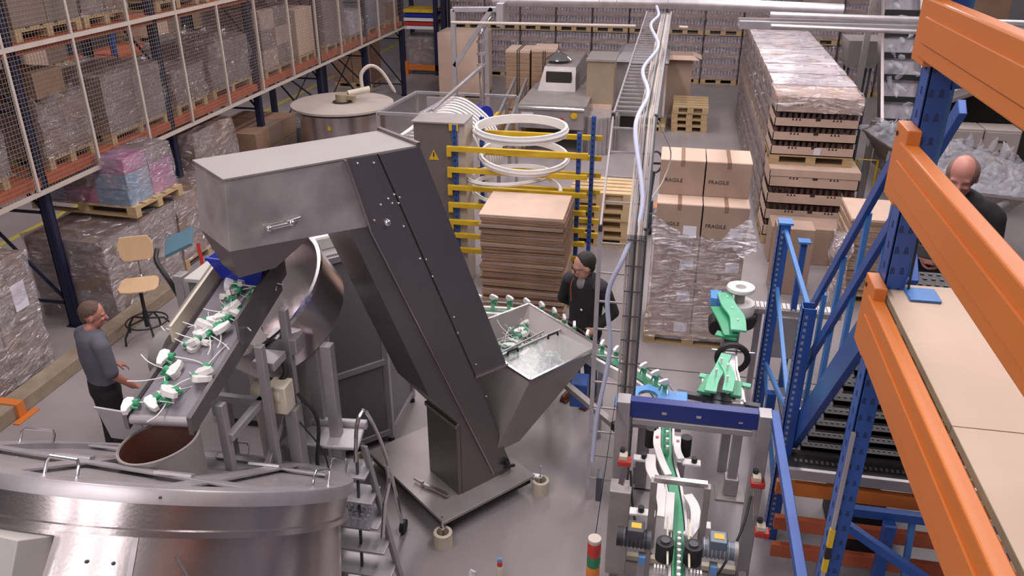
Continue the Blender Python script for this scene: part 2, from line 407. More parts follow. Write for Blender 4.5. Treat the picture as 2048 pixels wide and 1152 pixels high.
# long edge rails and the mesh panels
b = W(rk); b.mm((-7.06, 4.5, 1.79), (-7.02, 21.5, 1.835)); b.build('edge_rail', M_beige, rk)
b = W(rk); b.mm((-7.06, 4.5, 3.385), (-7.02, 21.5, 3.435)); b.build('edge_rail', M_beige, rk)
vy = [5.55, 6.65, 7.74, 8.84, 9.94, 11.04, 12.16, 13.36, 14.6, 15.8, 17.0, 18.2, 19.4, 20.6, 21.45]
pmeshes = {}
for i in range(len(vy) - 1):
    for lv, (z0, z1) in enumerate(((1.84, 3.385), (3.435, 4.95))):
        if lv == 1 and i > 5: continue
        key = (round(vy[i + 1] - vy[i], 2), lv)
        if key not in pmeshes:
            L = vy[i + 1] - vy[i]; g = MB(); fr = MB(); s = 0.05 if i < 10 else 0.1; wr = .0042
            k = 1
            while k * s < L: g.bar((0, k * s, 0), (0, k * s, z1 - z0), wr, wr, (1, 0, 0)); k += 1
            k = 1
            while k * s < z1 - z0: g.bar((.003, 0, k * s), (.003, L, k * s), wr, wr, (1, 0, 0)); k += 1
            fr.mm((-.015, -.0, 0), (.02, .035, z1 - z0))
            pmeshes[key] = (g.mesh('wire_panel', M_mesh), fr.mesh('panel_frame', M_beige))
        g, fr = pmeshes[key]
        o = bpy.data.objects.new('wire_panel', g); COL.objects.link(o); o.parent = rk; o.location = (-7.04 + 7.13, vy[i] - 5.3, z0)
        q = bpy.data.objects.new('panel_frame', fr); COL.objects.link(q); q.parent = o
# floor guard rail along the rack foot
g = thing('guard_rail', 'low wooden kerb rail on the floor along the foot of the left rack', 'guard rail', (-6.52, 4.6, 0))
b = W(g); b.mm((-6.62, 3.9, 0), (-6.40, 9.1, .16)); b.build('rail', mat('kerb_wood', (0.30, 0.235, 0.17), .8, 0, (0.2, .15, .11), 5), g, .01)
b = W(g); b.mm((-6.64, 6.0, 0.002), (-6.37, 6.10, .172)); b.mm((-6.38, 5.9, 0.002), (-6.30, 6.2, .012)); b.build('foot_bracket', M_orange, g)

# loads under and on the rack
def rl(label, x, y, z, **k): return load(label, (x, y, z), **k)
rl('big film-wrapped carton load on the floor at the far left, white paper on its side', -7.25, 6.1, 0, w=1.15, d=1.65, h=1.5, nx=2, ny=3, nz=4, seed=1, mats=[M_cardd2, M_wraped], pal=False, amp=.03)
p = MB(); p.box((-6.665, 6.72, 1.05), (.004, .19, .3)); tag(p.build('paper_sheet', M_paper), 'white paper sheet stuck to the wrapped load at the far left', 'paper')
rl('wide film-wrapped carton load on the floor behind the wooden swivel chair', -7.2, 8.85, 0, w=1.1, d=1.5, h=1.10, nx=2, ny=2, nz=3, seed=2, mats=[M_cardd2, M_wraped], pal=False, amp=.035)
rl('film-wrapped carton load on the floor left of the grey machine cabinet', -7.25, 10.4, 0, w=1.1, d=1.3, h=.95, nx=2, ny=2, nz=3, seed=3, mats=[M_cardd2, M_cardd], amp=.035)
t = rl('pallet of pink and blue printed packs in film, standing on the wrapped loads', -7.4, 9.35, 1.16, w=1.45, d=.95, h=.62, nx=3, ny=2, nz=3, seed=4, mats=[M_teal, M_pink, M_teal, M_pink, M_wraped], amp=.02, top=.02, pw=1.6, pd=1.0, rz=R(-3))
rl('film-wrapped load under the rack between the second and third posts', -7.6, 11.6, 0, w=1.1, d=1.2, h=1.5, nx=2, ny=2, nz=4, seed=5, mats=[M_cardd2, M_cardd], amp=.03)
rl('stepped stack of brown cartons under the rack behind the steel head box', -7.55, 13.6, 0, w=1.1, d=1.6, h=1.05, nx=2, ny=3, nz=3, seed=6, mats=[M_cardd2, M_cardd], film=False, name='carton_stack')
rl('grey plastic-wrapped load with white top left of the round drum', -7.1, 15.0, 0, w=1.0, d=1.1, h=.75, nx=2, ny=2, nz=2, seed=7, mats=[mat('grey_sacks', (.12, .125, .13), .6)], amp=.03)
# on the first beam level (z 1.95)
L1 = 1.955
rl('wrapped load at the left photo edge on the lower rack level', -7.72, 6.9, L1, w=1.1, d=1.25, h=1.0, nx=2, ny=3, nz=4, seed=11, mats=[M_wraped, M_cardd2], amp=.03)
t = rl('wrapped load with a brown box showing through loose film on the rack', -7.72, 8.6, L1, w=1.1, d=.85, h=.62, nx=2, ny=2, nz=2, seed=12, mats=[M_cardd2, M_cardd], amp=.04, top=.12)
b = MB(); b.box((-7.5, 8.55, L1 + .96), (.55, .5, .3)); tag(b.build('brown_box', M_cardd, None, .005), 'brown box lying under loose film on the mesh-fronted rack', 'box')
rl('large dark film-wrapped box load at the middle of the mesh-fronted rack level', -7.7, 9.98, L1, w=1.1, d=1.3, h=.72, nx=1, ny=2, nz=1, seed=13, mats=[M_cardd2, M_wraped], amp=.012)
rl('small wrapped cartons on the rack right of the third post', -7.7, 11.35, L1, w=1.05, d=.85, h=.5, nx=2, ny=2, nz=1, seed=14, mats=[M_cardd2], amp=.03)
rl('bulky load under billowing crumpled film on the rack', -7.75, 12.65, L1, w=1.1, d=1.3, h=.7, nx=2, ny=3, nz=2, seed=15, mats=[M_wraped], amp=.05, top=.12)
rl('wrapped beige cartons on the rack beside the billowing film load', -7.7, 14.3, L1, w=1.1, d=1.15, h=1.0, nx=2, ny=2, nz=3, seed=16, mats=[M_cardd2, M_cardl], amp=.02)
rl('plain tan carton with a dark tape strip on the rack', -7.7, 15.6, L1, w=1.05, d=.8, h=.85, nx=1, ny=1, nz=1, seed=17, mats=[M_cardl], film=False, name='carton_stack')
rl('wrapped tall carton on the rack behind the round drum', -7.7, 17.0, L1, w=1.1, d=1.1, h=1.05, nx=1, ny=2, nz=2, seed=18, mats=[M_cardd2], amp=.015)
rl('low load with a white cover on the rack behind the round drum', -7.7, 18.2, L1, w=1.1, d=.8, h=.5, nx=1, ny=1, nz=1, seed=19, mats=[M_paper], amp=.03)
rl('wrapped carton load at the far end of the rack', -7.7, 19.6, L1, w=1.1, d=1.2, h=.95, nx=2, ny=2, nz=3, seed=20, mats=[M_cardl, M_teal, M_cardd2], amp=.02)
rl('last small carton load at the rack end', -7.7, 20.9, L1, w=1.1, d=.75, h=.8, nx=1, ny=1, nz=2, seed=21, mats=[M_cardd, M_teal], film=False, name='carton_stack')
# upper level
L2 = 3.43
for i, (y, h, lab) in enumerate(((7.35, 1.0, 'film-wrapped load on the upper rack level at the left photo edge'), (8.7, .7, 'dark film-wrapped load on the upper level above the brown box'),
        (9.75, .9, 'brown carton load on the upper rack level above the large wrapped box'), (11.4, .8, 'brown carton load on the upper rack level above the billowing film'), (12.6, .9, 'dark carton load on the upper rack level right of the brown one'))):
    rl(lab, -7.72, y, L2, w=1.1, d=1.1 if i % 2 else .9, h=h, nx=2, ny=2, nz=2, seed=30 + i, mats=[[M_cardd, M_wraped][i % 2], M_cardd2], amp=.03, film=(i % 2 == 0))

# rack row beyond the aisle, behind the left rack
rk2 = thing('pallet_rack', 'dark blue pallet rack beyond the aisle behind the mesh rack', 'pallet rack', (-11.6, 8, 0))
for i in range(8):
    y = 7.6 + i * 2.75
    for x in (-11.6, -12.6):
        b = W(rk2); post(b, x, y, 6.5); b.build('upright', M_blue if i % 2 else M_navy, rk2)
    if i < 7:
        for z in (1.75, 3.5, 5.2):
            b = W(rk2); b.mm((-11.65, y, z), (-11.6, y + 2.75, z + .11)); b.mm((-12.65, y, z), (-12.6, y + 2.75, z + .11)); b.mm((-12.6, y + .06, z + .1), (-11.65, y + 2.69, z + .112)); b.build('beam', M_orangeb, rk2)
n = 0
for i in range(7):
    for lv, z in enumerate((0, 1.87, 3.62)):
        for j in range(2):
            y = 7.6 + i * 2.75 + .75 + j * 1.27
            if (i + lv + j) % 5 == 4: continue
            n += 1
            load('%s, %s of rear rack, %s from near end' % (['tall brown carton load', 'film-wrapped brown load', 'plain tan carton load'][n % 3], ['floor level', 'middle level', 'upper level'][lv], ['first', 'second', 'third', 'fourth', 'fifth', 'sixth', 'seventh', 'eighth', 'ninth', 'tenth', 'eleventh', 'twelfth', 'thirteenth', 'fourteenth'][2 * i + j]),
                 (-12.1, y, z), 1.0, 1.1, [1.35, 1.15, 1.0][n % 3], 1, 2, 2, seed=60 + n, mats=[[M_cardd, M_cardd2, M_cardl][n % 3], M_cardd2], film=(n % 3 == 1), amp=.02, name='carton_load')
# ------------------------------------------------------------------ stainless bucket elevator with hopper
ev = thing('bucket_elevator', 'large stainless steel elevator with slanted column, head box and open hopper', 'elevator machine', (-1.58, 5.12, 0), R(50))
b = MB(); b.mm((-.0, .0, .165), (1.0, 1.25, .195)); b.build('base_plate', M_sst, ev, .004)
b = MB(); b.mm((.03, .03, .10), (.97, .08, .165)); b.mm((.03, .03, .10), (.08, 1.22, .165)); b.mm((.92, .03, .10), (.97, 1.22, .165)); b.mm((.03, 1.17, .10), (.97, 1.22, .165)); b.build('base_frame', M_dark, ev)
for x, y in ((-.035, -.035), (1.035, -.035), (-.035, 1.285), (1.035, 1.285)):
    b = MB(); b.lathe([(.03, .0), (.078, .0), (.078, .14), (.070, .145), (.052, .145), (.050, .03), (.0001, .03)], (x, y, 0), 24); f = b.build('leveling_cup', M_cream, ev)
    b = MB(); b.cone((x, y, .03), (x, y, .30), .009, seg=8); b.cone((x, y, .17), (x, y, .19), .02, seg=6); b.bar((x, y, .18), (x * .9 + .05, y * .9 + .06, .18), .05, .012); b.build('threaded_bolt', M_chrome, f)
Y0, Y1 = .20, .68
X3, Z3, D3 = (1, 0, 0), (0, 0, 1), (0, Y1 - Y0, 0)
def plate(poly, y, t, name, m, bev=0.0, par=ev):
    b = MB(); b.prism(poly[::-1], (0, y, 0), X3, Z3, (0, t, 0)); return b.build(name, m, par, bev)
plate([(-.50, 3.35), (.06, 3.345), (.81, 1.35), (.52, 1.33), (.88, .195), (.34, .195), (.34, .9), (.05, 1.31), (-.52, 2.88), (-.37, 2.86)], Y0, Y1 - Y0, 'column', M_ssd)
plate([(-.26, 3.352), (.065, 3.35), (.815, 1.345), (.50, 1.34)], Y0 - .02, .02, 'cover_plate', M_ssd, .003)
plate([(-.505, 3.355), (-.27, 3.353), (.485, 1.34), (.52, 1.24), (.875, .25), (.67, .25), (-.375, 2.855)], Y0 - .012, .012, 'column_strip', M_ssd, .002)
b = MB(); b.bar((-.51, Y0 - .02, 3.36), (-.375, Y0 - .02, 2.85), .012, .035, (0, 1, 0)); b.bar((-.375, Y0 - .015, 2.85), (.67, Y0 - .015, .25), .008, .016, (0, 1, 0)); b.build('seam_flange', M_ssb, ev)
b = MB(); b.mm((.49, Y0 - .03, 1.325), (.83, Y1, 1.345)); b.build('ledge', M_ssb, ev)
hb = plate([(-1.34, 2.93), (-1.30, 3.385), (-.50, 3.355), (-.37, 2.86)], Y0 - .004, Y1 - Y0 + .02, 'head_box', mat('worn_steel', (.50, .46, .46), .42, .5, (.33, .30, .30), 3.5, .02, 60, .8), .006)
b = MB(); b.hexa([(-1.31, Y0 - .012, 3.38), (.065, Y0 - .012, 3.345), (.065, Y1 + .02, 3.345), (-1.31, Y1 + .02, 3.38), (-1.31, Y0 - .012, 3.392), (.065, Y0 - .012, 3.357), (.065, Y1 + .02, 3.357), (-1.31, Y1 + .02, 3.392)]); b.build('head_lid', mat('dull_lid', (.27, .245, .24), .6, .15, (.235, .212, .205), 2), ev)  # lid colour lowered to offset the direct overhead light
b = MB(); b.bar((.055, Y0 - .02, 3.365), (.055, Y1 + .03, 3.365), .03, .03); b.build('lid_edge', M_ssd, ev)
b = MB()
for x in (-1.08, -.93): b.sphere((x, Y0 - .03, 3.03), .022, seg=10, rings=8)
b.tube([(-1.08, Y0 - .03, 3.03), (-.93, Y0 - .035, 3.03)], .012, 8); b.tube([(-.96, Y0 - .03, 3.04), (-.86, Y0 - .02, 3.045)], .012, 8); b.build('toggle_latch', M_chrome, ev)
b = MB()
for p in [(-.18, 2.99), (-.21, 3.03), (-.16, 3.05), (-.12, 3.02), (-.13, 2.98), (-.27, 3.0), (-.42, 3.32), (-.30, 3.3), (-.10, 2.80), (.02, 2.52), (.12, 2.35), (.30, 1.95), (.33, 1.8), (.50, 1.45), (.60, 1.1), (-.33, 2.9), (.07, 2.5)]:
    b.sphere((p[0], Y0 - .016, p[1]), .009, seg=8, rings=6)
b.sphere((-.23, Y0 - .016, 2.86), .028, seg=12, rings=8)
b.build('bolt_heads', M_chrome, ev)
# funnel under the head
def frustum(b, a, za, c, zc, t=.006):
    A = [(a[0], a[2], za), (a[1], a[2], za), (a[1], a[3], za), (a[0], a[3], za)]; C = [(c[0], c[2], zc), (c[1], c[2], zc), (c[1], c[3], zc), (c[0], c[3], zc)]
    for i in range(4): b.sheet([A[i], C[i], C[(i + 1) % 4], A[(i + 1) % 4]], t)
b = MB(); frustum(b, (-1.34, -.72, Y0, Y1), 2.94, (-1.27, -1.02, .30, .58), 2.70); b.build('outlet_funnel', M_ssd, ev)
# lower guard box
b = MB(); b.mm((.30, .205, .195), (.52, .655, .93)); b.mm((.52, .205, .195), (.86, .655, .30)); b.build('lower_guard', M_ssd, ev, .003)
b = MB(); b.mm((.285, .19, .93), (.315, .66, .938)); b.mm((.285, .19, .90), (.291, .66, .938)); b.build('guard_edge', M_ssb, ev)
b = MB(); b.cone((.80, .17, .33), (.80, .205, .33), .035, seg=12); b.cone((.80, .14, .33), (.80, .17, .33), .018, seg=8); b.bar((.76, .15, .30), (.88, .15, .27), .02, .02); b.build('bearing', M_black, ev)
# hopper
RIM = [(.93, .00, 1.22), (1.78, .04, 1.22), (1.84, 1.10, 1.22), (.93, 1.10, 1.22)]; BOT = [(.70, .20, .46), (.98, .20, .46), (.98, .68, .46), (.70, .68, .46)]
b = MB()
for i in range(4): b.sheet([RIM[i], BOT[i], BOT[(i + 1) % 4], RIM[(i + 1) % 4]], .008)
b.sheet([BOT[0], BOT[1], BOT[2], BOT[3]][::-1], .008)
b.build('hopper', M_sst, ev)
b = MB()
for i in range(4): b.bar(RIM[i], RIM[(i + 1) % 4], .022, .022)
b.build('hopper_rim', M_ssb, ev)
b = MB(); b.sheet([(.96, .03, 1.195), (1.74, .06, 1.195), (1.72, .52, 1.185), (.96, .50, 1.185)], .006); hl = b.build('hopper_lid', M_lidc, ev)
b = MB(); b.bar((.96, .50, 1.20), (1.75, .53, 1.20), .02, .02); b.bar((.96, .53, 1.205), (1.6, .60, 1.205), .012, .012); b.build('lid_rail', M_alu, hl)
for x in (1.12, 1.60):
    b = MB(); b.tube([(x - .06, .47, 1.20), (x - .055, .47, 1.235), (x + .055, .47, 1.235), (x + .06, .47, 1.20)], .011, 8); b.build('lid_handle', M_black, hl)
# loose lever bar and rag on the base plate
b = MB(); b.bar((.12, .50, .235), (.20, .22, .235), .035, .02); b.bar((.12, .50, .235), (.10, .60, .235), .02, .02); b.cone((.12, .50, .2), (.12, .50, .26), .018, seg=8); tag(b.build('lever_bar', M_ssb, None), 'steel lever bar lying on the elevator base plate', 'lever')
bpy.data.objects['lever_bar'].location = ev.location; bpy.data.objects['lever_bar'].rotation_euler = ev.rotation_euler

# ------------------------------------------------------------------ trigger sprayers
def make_sprayer(label, group):
    t = thing('trigger_sprayer', label, 'trigger sprayer', group=group)
    b = MB(); b.prism([(-.034, .0), (.016, -.006), (.06, .016), (.078, .016), (.078, .048), (.04, .06), (-.018, .06), (-.04, .04)], (0, -.019, .055), (1, 0, 0), (0, 0, 1), (0, .038, 0)); b.build('spray_head', M_white, t, .004)
    b = MB(); b.prism([(.028, .055), (.040, .050), (.052, .0), (.044, .0), (.036, .035), (.026, .045)], (0, -.007, .015), (1, 0, 0), (0, 0, 1), (0, .014, 0)); b.build('trigger', M_green, t)
    b = MB(); b.cone((0, 0, .020), (0, 0, .058), .026, .021, 10); b.cone((0, 0, .062), (-.004, 0, .095), .016, .02, 8); b.build('collar', M_green, t)
    b = MB(); b.tube(arc3([(0, 0, .028), (.004, .0, -.05), (.016, .004, -.13), (.045, .01, -.20)], 3), .0035, 6); b.build('dip_tube', M_white, t)
    return t
sp0 = make_sprayer('loose trigger sprayer with white head and green collar lying on the grey belt', 'trigger sprayers on the discharge belt')
put = placer(sp0)
rnd = random.Random(5)
BL = [Vector((-3.03, 3.60, 2.10)), Vector((-2.66, 3.64, 2.10)), Vector((-2.60, 4.78, 2.50)), Vector((-3.0, 4.78, 2.47))]
def onbelt(s, t): return (BL[0] * (1 - s) + BL[1] * s) * (1 - t) + (BL[3] * (1 - s) + BL[2] * s) * t
SPS = 1.3
spots = [(.15, .04), (.38, .10), (.62, .13), (.30, .17), (.55, .03), (.10, .26), (.22, .34), (.70, .22), (.82, .30), (.14, .44), (.30, .47), (.44, .45), (.60, .49), (.35, .55), (.50, .57), (.64, .55), (.42, .63), (.55, .66), (.75, .62), (.28, .61), (.66, .74), (.50, .77), (.78, .79), (.62, .86), (.85, .88), (.72, .93), (.50, .90), (.36, .50), (.52, .50), (.40, .57), (.70, .68), (.46, .72), (.74, .86), (.66, .97), (.85, .95), (.20, .20)]
for s, t in spots:
    p = onbelt(s, t) + Vector((0, 0, .045)); put(p, (R(90) + rnd.uniform(-.3, .3), rnd.uniform(-.5, .5), rnd.uniform(0, 6.28)))
for i in range(34):   # heap in the elevator hopper
    u, v = rnd.uniform(1.02, 1.66), rnd.uniform(.56, .96); z = 1.09 + rnd.uniform(-.05, .05)
    a = R(50); p = (-1.58 + u * math.cos(a) - v * math.sin(a), 5.12 + u * math.sin(a) + v * math.cos(a), z)
    put(p, (rnd.uniform(1.1, 2.6), rnd.uniform(-.6, .6), rnd.uniform(0, 6.28)), 'trigger sprayer lying in the heap inside the steel hopper', 'trigger sprayers heaped in the elevator hopper')
b = MB(); g = [(1.0, .08, .93), (1.70, .10, .95), (1.72, 1.0, .96), (1.0, 1.0, .93)]
M0 = Matrix.Translation(ev.location) @ Matrix.Rotation(R(50), 4, 'Z')
b = MB(M0)
for i in range(260):
    u, v = rnd.uniform(1.0, 1.62), rnd.uniform(.15, .92); z = rnd.uniform(.92, 1.05); d = Vector((rnd.uniform(-1, 1), rnd.uniform(-1, 1), rnd.uniform(-.3, .5))).normalized() * .07
    b.bar(Vector((u, v, z)) - d, Vector((u, v, z)) + d, .012 + .02 * (i % 3 == 0), .012 + .014 * (i % 3 == 0))
tag(b.build('sprayer_heap', mat('pale_sprayer_plastic', (.62, .72, .68), .4, 0, (.35, .5, .44), 12), None), 'deep tangle of pale sprayer parts filling the elevator hopper', 'sprayer heap', None, 'stuff')

# ------------------------------------------------------------------ inclined discharge conveyor
cv = thing('discharge_conveyor', 'inclined grey belt conveyor dropping sprayers into the round sorter', 'conveyor', (-2.6, 4.3, 0))
up = Vector((0, -.35, 1)).normalized()
b = W(cv); b.sheet([BL[0], BL[1], BL[2], BL[3]], .03); b.build('belt', M_belt, cv)
b = W(cv); b.tube([BL[0] + Vector((.0, .0, -.03)), BL[1] + Vector((0, 0, -.03))], .035, 14); b.build('end_roller', M_alu, cv)
def sideplate(a, c, h0, h1, t, name, m):
    b = W(cv); a = Vector(a); c = Vector(c); z = Vector((0, 0, 1)); x = Vector((t, 0, 0))
    b.hexa([a - z * h0, a - z * h0 + x, c - z * h0 + x, c - z * h0, a + z * h1, a + z * h1 + x, c + z * h1 + x, c + z * h1]); return b.build(name, m, cv)
sideplate(BL[1] + Vector((.005, -.05, 0)), BL[2] + Vector((.0, 0, 0)), .09, .03, .03, 'side_frame', M_ssd)
sideplate(BL[1] * .52 + BL[2] * .48 + Vector((.02, 0, .02)), BL[2] + Vector((.03, .05, .03)), .02, .17, .02, 'side_guard', M_ssd)
sideplate(BL[0] + Vector((-.035, -.03, 0)), BL[3] + Vector((-.03, 0, 0)), .09, .03, .03, 'side_frame', M_ssd)
sideplate(BL[0] * .55 + BL[3] * .45 + Vector((-.03, 0, .02)), BL[3] + Vector((-.03, .05, .03)), .02, .13, .02, 'side_guard', M_cream)
b = W(cv); p = BL[0] * .62 + BL[3] * .38; b.cone(p + Vector((-.12, .1, -.05)), p + Vector((-.03, .1, -.05)), .17, seg=28); b.hexa([(-3.13, 4.15, 2.09), (-3.05, 4.15, 2.09), (-3.05, 4.85, 2.29), (-3.13, 4.85, 2.29), (-3.13, 4.15, 2.34), (-3.05, 4.15, 2.34), (-3.05, 4.85, 2.54), (-3.13, 4.85, 2.54)]); b.build('drive_cover', mat('grey_cover', (.17, .155, .15), .5), cv)
for (x, y, zt) in ((-2.60, 3.86, 2.06), (-2.52, 4.28, 2.25), (-2.98, 3.86, 2.06), (-2.98, 4.5, 2.3), (-2.50, 4.62, 2.35)):
    b = W(cv); b.mm((x - .0275, y - .0275, 0), (x + .0275, y + .0275, zt)); b.build('leg', M_alu, cv, .004)
for z in (.35, 1.25, 1.78): b = W(cv); b.mm((-2.60, 3.86, z), (-2.55, 4.62, z + .05)); b.mm((-2.98, 4.26, z), (-2.50, 4.31, z + .05)); b.build('cross_rail', M_alu, cv, .004)
b = W(cv); b.bar((-2.58, 3.86, 1.0), (-2.52, 4.6, 1.7), .045, .045); b.build('cross_rail', M_alu, cv, .004)
def WC():
    b = W(cv); b.M = b.M @ Matrix.Translation((-.13, 0, 0)); return b
b = WC(); b.mm((-2.50, 4.34, 2.02), (-2.34, 4.52, 2.08)); b.mm((-2.52, 4.60, 2.0), (-2.30, 4.75, 2.12)); b.build('mounting_bracket', M_sslt, cv, .004)
b = WC(); b.tube(circ((-2.43, 4.50, 1.93), .085, 24, Matrix.Rotation(R(70), 3, 'X')), .022, 8, True); b.build('cable_coil', M_black, cv)
b = WC(); b.cone((-2.56, 4.42, 1.80), (-2.34, 4.42, 1.80), .075, seg=20); b.mm((-2.44, 4.36, 1.66), (-2.30, 4.50, 1.88)); m_ = b.build('gear_motor', M_cream, cv, .01)
b = WC(); b.mm((-2.385, 4.354, 1.76), (-2.345, 4.359, 1.79)); b.build('warning_sticker', M_yellow, m_)
b = WC(); b.mm((-2.36, 4.42, .25), (-2.27, 4.52, 1.66)); b.mm((-2.20, 4.75, .15), (-2.12, 4.83, 2.0)); b.mm((-2.40, 4.9, .15), (-2.3, 5.0, 1.9)); b.build('support_column', M_alu, cv, .004)
b = WC(); b.tube(arc3([(-2.28, 4.5, 1.75), (-2.18, 4.55, 1.5), (-2.25, 4.6, 1.0), (-2.15, 4.6, .5)], 8), .014, 8); b.tube(arc3([(-2.30, 4.45, 1.6), (-2.12, 4.5, 1.2), (-2.2, 4.5, .7), (-2.42, 4.4, .6)], 8), .006, 6); b.build('cable', M_black, cv)

# blue chute piece under the funnel
ch = thing('blue_chute', 'royal blue plastic chute under the elevator head outlet', 'chute', (-2.8, 4.75, 2.55))
b = W(ch)
A = [(-3.02, 4.62, 2.68), (-2.58, 4.58, 2.68), (-2.55, 4.98, 2.68), (-3.0, 5.0, 2.68)]; C = [(-2.93, 4.66, 2.50), (-2.66, 4.64, 2.50), (-2.64, 4.90, 2.50), (-2.92, 4.92, 2.50)]
for i in range(4): b.sheet([A[i], C[i], C[(i + 1) % 4], A[(i + 1) % 4]], .008)
b.build('chute_wall', M_chute, ch)
b = W(ch); b.bar((-3.02, 4.62, 2.68), (-2.58, 4.58, 2.68), .02, .02); b.bar((-2.58, 4.58, 2.68), (-2.55, 4.98, 2.68), .02, .02); b.build('chute_rim', M_chute, ch)

# ------------------------------------------------------------------ big bowl behind the conveyor
bw = thing('feeder_bowl', 'large round steel feeder bowl beside the grey cabinet under the elevator head', 'feeder bowl', (-2.86, 5.12, 0))
T = Matrix.Rotation(R(30), 3, 'X') @ Matrix.Rotation(R(-22), 3, 'Y')
b = W(bw); b.lathe([(.12, -.36), (.36, -.34), (.52, -.20), (.56, 0.08), (.57, .16), (.555, .16), (.54, .06), (.49, -.14), (.33, -.25), (.12, -.27), (.0001, -.27)], (-2.86, 5.12, 2.10), 48, T); b.build('bowl', M_ssb, bw)
b = W(bw); b.lathe([(.575, .15), (.585, .15), (.585, .175), (.555, .175), (.555, .16)], (-2.86, 5.12, 2.10), 48, T); b.build('bowl_rim', M_chrome, bw)
b = W(bw); b.lathe([(.13, .0), (.30, .02), (.34, 1.78), (.18, 1.80)], (-2.9, 5.35, 0), 24); b.build('pedestal', M_sst, bw)

# ------------------------------------------------------------------ tilted round sorter, bottom left
so = thing('round_sorter', 'big round tilted stainless drum machine with panelled lid at lower left', 'sorting machine', (-2.87, 3.2, 0))
n = Vector((0, .559, .829)).normalized(); cx_ = Vector((1, 0, 0)); cy_ = n.cross(cx_).normalized()
TT = Matrix((cx_, cy_, n)).transposed(); SC0 = Vector((-2.87, 3.58, 1.78)); SR = 1.15
def sp(r, a, h=0): t = R(a); return SC0 + cx_ * (r * math.cos(t)) + cy_ * (r * math.sin(t)) + n * h
b = W(so); b.lathe([(.0001, -1.15), (1.24, -1.15), (1.11, -.28), (1.10, -.21)], SC0, 96, TT); b.build('drum_wall', M_ssb, so)
b = W(so); b.lathe([(1.09, -.235), (1.150, -.23), (1.150, -.20), (1.132, -.195), (1.132, -.06), (1.10, -.05)], SC0, 96, TT); b.build('drum_band', M_ssb, so)
b = W(so); b.lathe([(1.0, .0), (1.15, 0), (1.155, -.01), (1.155, -.075), (1.0, -.075), (1.0, 0)], SC0, 96, TT); b.build('lid_ring', M_sslt, so)
b = W(so); b.lathe([(.0001, -.05), (1.06, -.05), (1.06, -.035), (.0001, -.035)], SC0, 64, TT); b.build('lid_panel', M_clear, so)
b = W(so); b.lathe([(.0001, -.34), (1.05, -.34), (1.08, -.1)], SC0, 64, TT); b.build('inner_plate', M_sst, so)
def rib(p, q, w=.07, t=.03, name='lid_rib'):
    b = W(so); b.bar(p, q, w, t, n); return b.build(name, M_sslt, so, .003)
HC = Vector((-2.83, 3.50, 1.79))
def lp_(x, y, h=0): return SC0 + cx_ * x + cy_ * y + n * h
rib(lp_(-1.06, -.20, -.008), lp_(1.0, -.53, -.008), .12, .014); rib(lp_(-.22, -1.06, -.010), lp_(-.42, 1.0, -.010), .11, .014); rib(lp_(.58, -.92, -.010), lp_(.43, .98, -.010), .11, .014); rib(lp_(.43, .62, -.012), lp_(.90, .60, -.012), .08, .014); rib(lp_(-.98, .52, -.012), lp_(-.45, .58, -.012), .08, .014)
for x, y, dx, dy in ((.08, -1.0, 1, -.08), (-1.03, .19, .8, .5), (-.08, 1.06, 1, 0), (1.06, -.09, .1, 1), (.82, .80, .8, -.6)):
    c0 = lp_(x, y, -.0); d = (cx_ * dx + cy_ * dy).normalized() * .095
    b = W(so); b.tube([c0 - d, c0 - d + n * .06, c0 - d * .85 + n * .085, c0 + d * .85 + n * .085, c0 + d + n * .06, c0 + d], .0085, 8); b.build('lid_handle', M_chrome, so)
for x, y in ((-.39, -.28), (.36, -.46), (.40, .55)):
    c0 = lp_(x, y, .008); b = W(so); b.bar(c0 - cx_ * .10 - cy_ * .02, c0 + cx_ * .10 + cy_ * .02, .07, .016, n); b.build('lid_hinge', M_sslt, so)
# sprayer inlet collar, mouth level, standing out of the lid
b = W(so)
TC = Matrix.Rotation(math.atan(-.15), 3, 'Y'); seg = 48; vs = []; fs = []; cc = Vector((-2.825, 3.53, 2.0)); rr = .235
for i in range(seg):
    t = 2 * math.pi * i / seg; x, y = cc.x + rr * math.cos(t), cc.y + rr * math.sin(t)
    zl = SC0.z - (y - SC0.y) * n.y / n.z - .20
    zt = 1.985 + .15 * (x - cc.x)
    vs += [(x, y, zl), (x, y, zt), (cc.x + (rr - .012) * math.cos(t), cc.y + (rr - .012) * math.sin(t), zt), (cc.x + (rr - .012) * math.cos(t), cc.y + (rr - .012) * math.sin(t), zl)]
for i in range(seg):
    j = (i + 1) % seg
    for k in range(3): fs.append((4 * i + k, 4 * j + k, 4 * j + k + 1, 4 * i + k + 1))
b.add(vs, fs, True); ic = b.build('inlet_collar', M_sst, so)
b = W(so); vs = []; fs = []
for i in range(seg):
    t = 2 * math.pi * i / seg; c_, s_ = math.cos(t), math.sin(t); vs += [(cc.x + .2215 * c_, cc.y + .2215 * s_, 1.70), (cc.x + .2215 * c_, cc.y + .2215 * s_, 1.978 + .15 * .2215 * c_)]
for i in range(seg): j = (i + 1) % seg; fs.append((2 * i, 2 * j, 2 * j + 1, 2 * i + 1))
fs.append(tuple(2 * i for i in range(seg))); b.add(vs, fs, True); b.build('collar_lining', M_copper, ic)
b = W(so); b.tube(circ(cc + Vector((0, 0, -.015)), rr, 48, TC), .007, 6, True); b.build('collar_rim', M_sst, ic)
b = W(so); b.sheet([(-3.36, 3.72, 2.02), (-3.06, 3.70, 2.02), (-3.05, 3.73, 1.80), (-3.34, 3.76, 1.78)], .008); b.bar((-3.37, 3.71, 2.03), (-3.05, 3.69, 2.03), .015, .015); b.build('splash_plate', M_alu, so)
